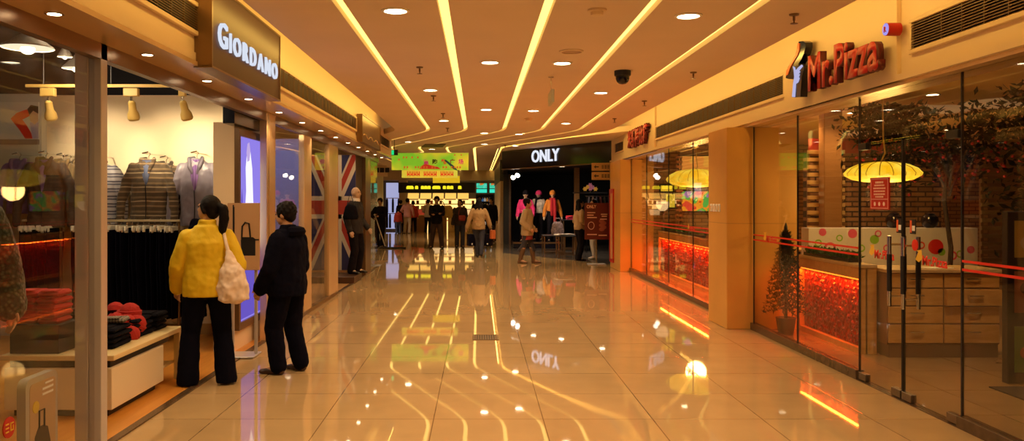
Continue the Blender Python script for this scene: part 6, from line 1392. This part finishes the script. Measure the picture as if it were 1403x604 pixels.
person('person in a pink shirt and pale trousers seen from behind at the counters', at(558, 40.0), -.15, 1.68, mat('pink_shirt', (.62, .30, .32), .7), mat('pale_trousers', (.55, .45, .40), .7), feet=((-.08, .02), (.06, 0)), hands=((-.14, .14, .60), (.17, .05, .52)), hair='short', voxel=.017, lean=.06)
person('person in dark clothes stooping beside the pink shirt', at(549.5, 41.5), .3, 1.6, DK, DK, hands=((-.1, .2, .5), (.1, .2, .5)), hair='short', voxel=.017, lean=.15)
person('child in a red top and blue jeans before the lit clothes display', at(545.5, 39.6), .2, 1.2, mat('red_top', (.35, .03, .02), .7), mat('blue_jeans', (.05, .08, .25), .7), hair='short', voxel=.015)
person('person in a red jacket beyond the pink shirt', at(566, 41.4), .1, 1.58, mat('red_jacket', (.55, .04, .02), .7), DK, hair='bob', voxel=.017)
person('person in a pale shirt and dark trousers leaning to the food counter', at(586, 40.6), -.4, 1.64, mat('pale_shirt', (.48, .42, .42), .7), DK, hands=((-.12, .16, .6), (.12, .16, .58)), hair='short', voxel=.017, lean=.1)
person('person in a beige jacket and dark cap walking past the mannequins', at(722.5, 21.1), -PI / 2 - .25, 1.63, mat('beige_jacket', (.44, .34, .20), .8, bump=.2, bscale=40), JEAN, feet=((-.05, .10), (.05, -.10)), hands=((-.14, .07, .54), (.13, .06, .54)), hair='short', voxel=.013, hem=.43, infl=.024, boots=mat('brown_boot', (.13, .07, .035), .6), leg_r=(.058, .042, .036), trouser_hem=.2)
pc = [o for o in COL.objects if o.get('label', '').startswith('person in a beige jacket')][0]
put('cap', MB().loft([(0, -.01, 1.52, .088, .10), (0, -.015, 1.58, .09, .10), (0, -.015, 1.63, .07, .08), (0, -.015, 1.655, .02, .02)], 18), DK, pc, world=False); put('red_hem', MB().loft([(0, 0, .60, .165, .135), (0, 0, .72, .168, .136)], 20), mat('red_hem_cloth', (.30, .03, .03), .8), pc, world=False)
person('person with long hair in a beige top standing by the red poster stand', at(794, 22), -PI / 2 + .3, 1.62, mat('beige_top', (.42, .28, .16), .8), DK, feet=((-.05, .0), (.06, -.03)), hands=((-.12, .12, .58), (.12, .10, .6)), hair='long', voxel=.014, hem=.5, infl=.016)
person('person in white trousers behind the dark red poster stand', at(814, 22.6), PI / 2 + .4, 1.62, DK, mat('white_trousers', (.70, .62, .56), .7), feet=((-.07, .03), (.07, -.05)), hair='long', voxel=.015, shoes=mat('white_shoe', (.6, .55, .5), .5))
# ---- mannequins
def mannequin(label, loc, rz, top, bottom, **k): return person(label, loc, rz, k.pop('H', 1.70), top, bottom, name='mannequin', cat='mannequin', skin=M_MANN, hair=None, **k)
zd = .206
def cap_(t, hp_, m, r, nm='hat'):
    return put(nm, MB().loft([(0, .005 * 1, 1.575, .088 * r, .104 * r), (0, 0, 1.62, .094 * r, .108 * r), (0, -.005, 1.68, .084 * r, .096 * r), (0, -.01, 1.725, .045 * r, .05 * r), (0, -.01, 1.735, .01, .01)], 20), m, t, world=False)
Mpk = mat('hot_pink', (.62, .02, .16), .8, bump=.5, bscale=70); Mor = mat('hat_orange_knit', (.62, .20, .02), .85); Msc = mat('scarf_red', (.50, .015, .025), .85)
FR = PI - .1
a = (gx(720, 28.0), 28.0, zd); m1, hp_, *_ = mannequin('mannequin in a black hat and hot pink jacket nearest the black end post', a, FR, Mpk, DK, voxel=.014, hem=.56, hands=((-.15, .08, .52), (.16, .06, .50))); cap_(m1, hp_, DK, 1.05)
put('inner_top', MB().loft([(0, .085, 1.02, .045, .03), (0, .09, 1.2, .05, .03), (0, .085, 1.33, .045, .03), (0, .06, 1.4, .03, .02)], 14), mat('inner_grey', (.45, .40, .42), .7), m1, world=False)
a = (gx(738, 28.6), 28.6, zd); m2, hp_, *_ = mannequin('mannequin in a bright pink hat, black scarf and pale sleeves', a, FR - .4, mat('pale_knit', (.62, .52, .46), .85, var=.4, vscale=9), DK, voxel=.014, hem=.55, H=1.72, hands=((-.15, .02, .5), (.15, .06, .52))); cap_(m2, hp_, mat('hat_pink_knit', (.80, .03, .20), .85, bump=.5, bscale=60), 1.15)
g = MB(); n = 18
for k in range(n): a0 = 2 * PI * k / n; a1 = 2 * PI * (k + 1) / n; g.chain([(.085 * math.cos(a0), .085 * math.sin(a0), 1.45 + .015 * math.sin(3 * a0)), (.085 * math.cos(a1), .085 * math.sin(a1), 1.45 + .015 * math.sin(3 * a1))], [.05, .05], 8)
g.chain([(.04, .10, 1.42), (.06, .13, 1.2), (.05, .13, .98)], [.045, .05, .035]); blob('scarf', g, DK, .016, m2, wrinkle=.008)
put('belt', MB().loft([(0, 0, 1.02, .150, .120), (0, 0, 1.06, .150, .120)], 20), M_WHITE, m2, world=False)
a = (gx(757, 28.0), 28.0, zd); m3, hp_, *_ = mannequin('mannequin in an orange hat with a long red scarf', a, FR + .2, Mor, DK, voxel=.014, hem=.60, H=1.70, hands=((-.17, .05, .5), (.18, .05, .5))); cap_(m3, hp_, Mor, 1.1)
g = MB()
for k in range(n): a0 = 2 * PI * k / n; a1 = 2 * PI * (k + 1) / n; g.chain([(.08 * math.cos(a0), .08 * math.sin(a0), 1.43), (.08 * math.cos(a1), .08 * math.sin(a1), 1.43)], [.045, .045], 8)
g.chain([(-.05, .11, 1.4), (-.06, .14, 1.1), (-.055, .14, .62)], [.045, .055, .05]); g.chain([(.05, .11, 1.4), (.06, .14, 1.15), (.055, .14, .9)], [.04, .05, .045]); blob('scarf', g, Msc, .016, m3, wrinkle=.008)
# mannequin in the flag store
fm, *_ = mannequin('mannequin in dark clothes standing before the flag panel', (-2.47, 16.62, .136), -PI / 2 - .4, mat('mannequin_black', (.012, .010, .014), .8), DK, voxel=.015, H=1.72, hands=((-.15, .08, .52), (.16, .03, .50)))
put('pale_scarf', MB().loft([(0, .02, 1.38, .09, .085), (0, .02, 1.46, .085, .08), (0, .02, 1.50, .07, .07)], 18), M_WHC, fm, world=False)
t = thing('black_handbag', 'black handbag hanging at the arm of the flag store mannequin', 'bag', (-2.50, 16.25, 1.22)); g = MB().loft([(0, 0, 0, .14, .06), (0, 0, .05, .16, .07), (0, 0, .26, .11, .05), (0, 0, .3, .05, .03)], 14); blob('body', g, M_BLKC, .014, t, wrinkle=.006); put('strap', MB().tube([(-.08, 0, .26), (-.02, .05, .52), (.08, .0, .26)], .01, 6), M_BLACK, t, world=False)
# green knit mannequin at the display glass
def knit(name, c1, c2):
    m = mat(name, c1, .9, sheen=.3); nt, N, L = nodes_of(m); b = N['Principled BSDF']; tc = N.new('ShaderNodeTexCoord'); v = N.new('ShaderNodeTexVoronoi'); v.inputs['Scale'].default_value = 38; L.new(tc.outputs['Object'], v.inputs['Vector'])
    r = N.new('ShaderNodeValToRGB'); r.color_ramp.elements[0].color = (*c2, 1); r.color_ramp.elements[1].color = (*c1, 1); r.color_ramp.elements[0].position = .1; r.color_ramp.elements[1].position = .55; L.new(v.outputs['Distance'], r.inputs['Fac']); L.new(r.outputs['Color'], b.inputs['Base Color'])
    bu = N.new('ShaderNodeBump'); bu.inputs['Strength'].default_value = .8; bu.inputs['Distance'].default_value = .01; bu.invert = True; L.new(v.outputs['Distance'], bu.inputs['Height']); L.new(bu.outputs['Normal'], b.inputs['Normal'])
    return m
gm, *_ = mannequin('mannequin in a dark green knitted coat behind the display glass', (-3.14, 4.97, .0), -PI / 2 - .5, knit('green_knit', (.02, .035, .02), (.10, .14, .08)), M_BLKC, voxel=.011, H=1.86, hem=.42, infl=.028, sleeve=1.5, hands=((-.155, .05, .5), (.17, .03, .50)), poles=((-.8, -.8, 0), (.8, -.8, 0)), leg_r=(.07, .06, .062), sw=1.1)
# ================================================================== camera, light, view
cam = bpy.data.cameras.new('camera'); co = bpy.data.objects.new('camera', cam); COL.objects.link(co)
co.location = (0, 0, HC); co.rotation_euler = (PI / 2, 0, 0)
cam.sensor_fit = 'HORIZONTAL'; cam.sensor_width = 36; cam.lens = F / 1403 * 36
cam.shift_x = (701.5 - CX) / 1403; cam.shift_y = (CY - 302) / 1403
cam.clip_start = .05; cam.clip_end = 200
SC.camera = co
wd = bpy.data.worlds.new('world'); SC.world = wd; wd.use_nodes = True
bg = wd.node_tree.nodes['Background']; bg.inputs[0].default_value = (1., .60, .28, 1); bg.inputs[1].default_value = .22
vs = SC.view_settings; vs.view_transform = 'Standard'; vs.look = 'None'; vs.gamma = 1; vs.use_curve_mapping = False; vs.exposure = 0.0
SC.cycles.use_denoising = True; SC.cycles.max_bounces = 8; SC.cycles.diffuse_bounces = 4; SC.cycles.glossy_bounces = 4; SC.cycles.transparent_max_bounces = 16; SC.cycles.transmission_bounces = 4
SC.cycles.caustics_reflective = False; SC.cycles.caustics_refractive = False; SC.cycles.sample_clamp_indirect = 6
SC.cycles.use_light_tree = True
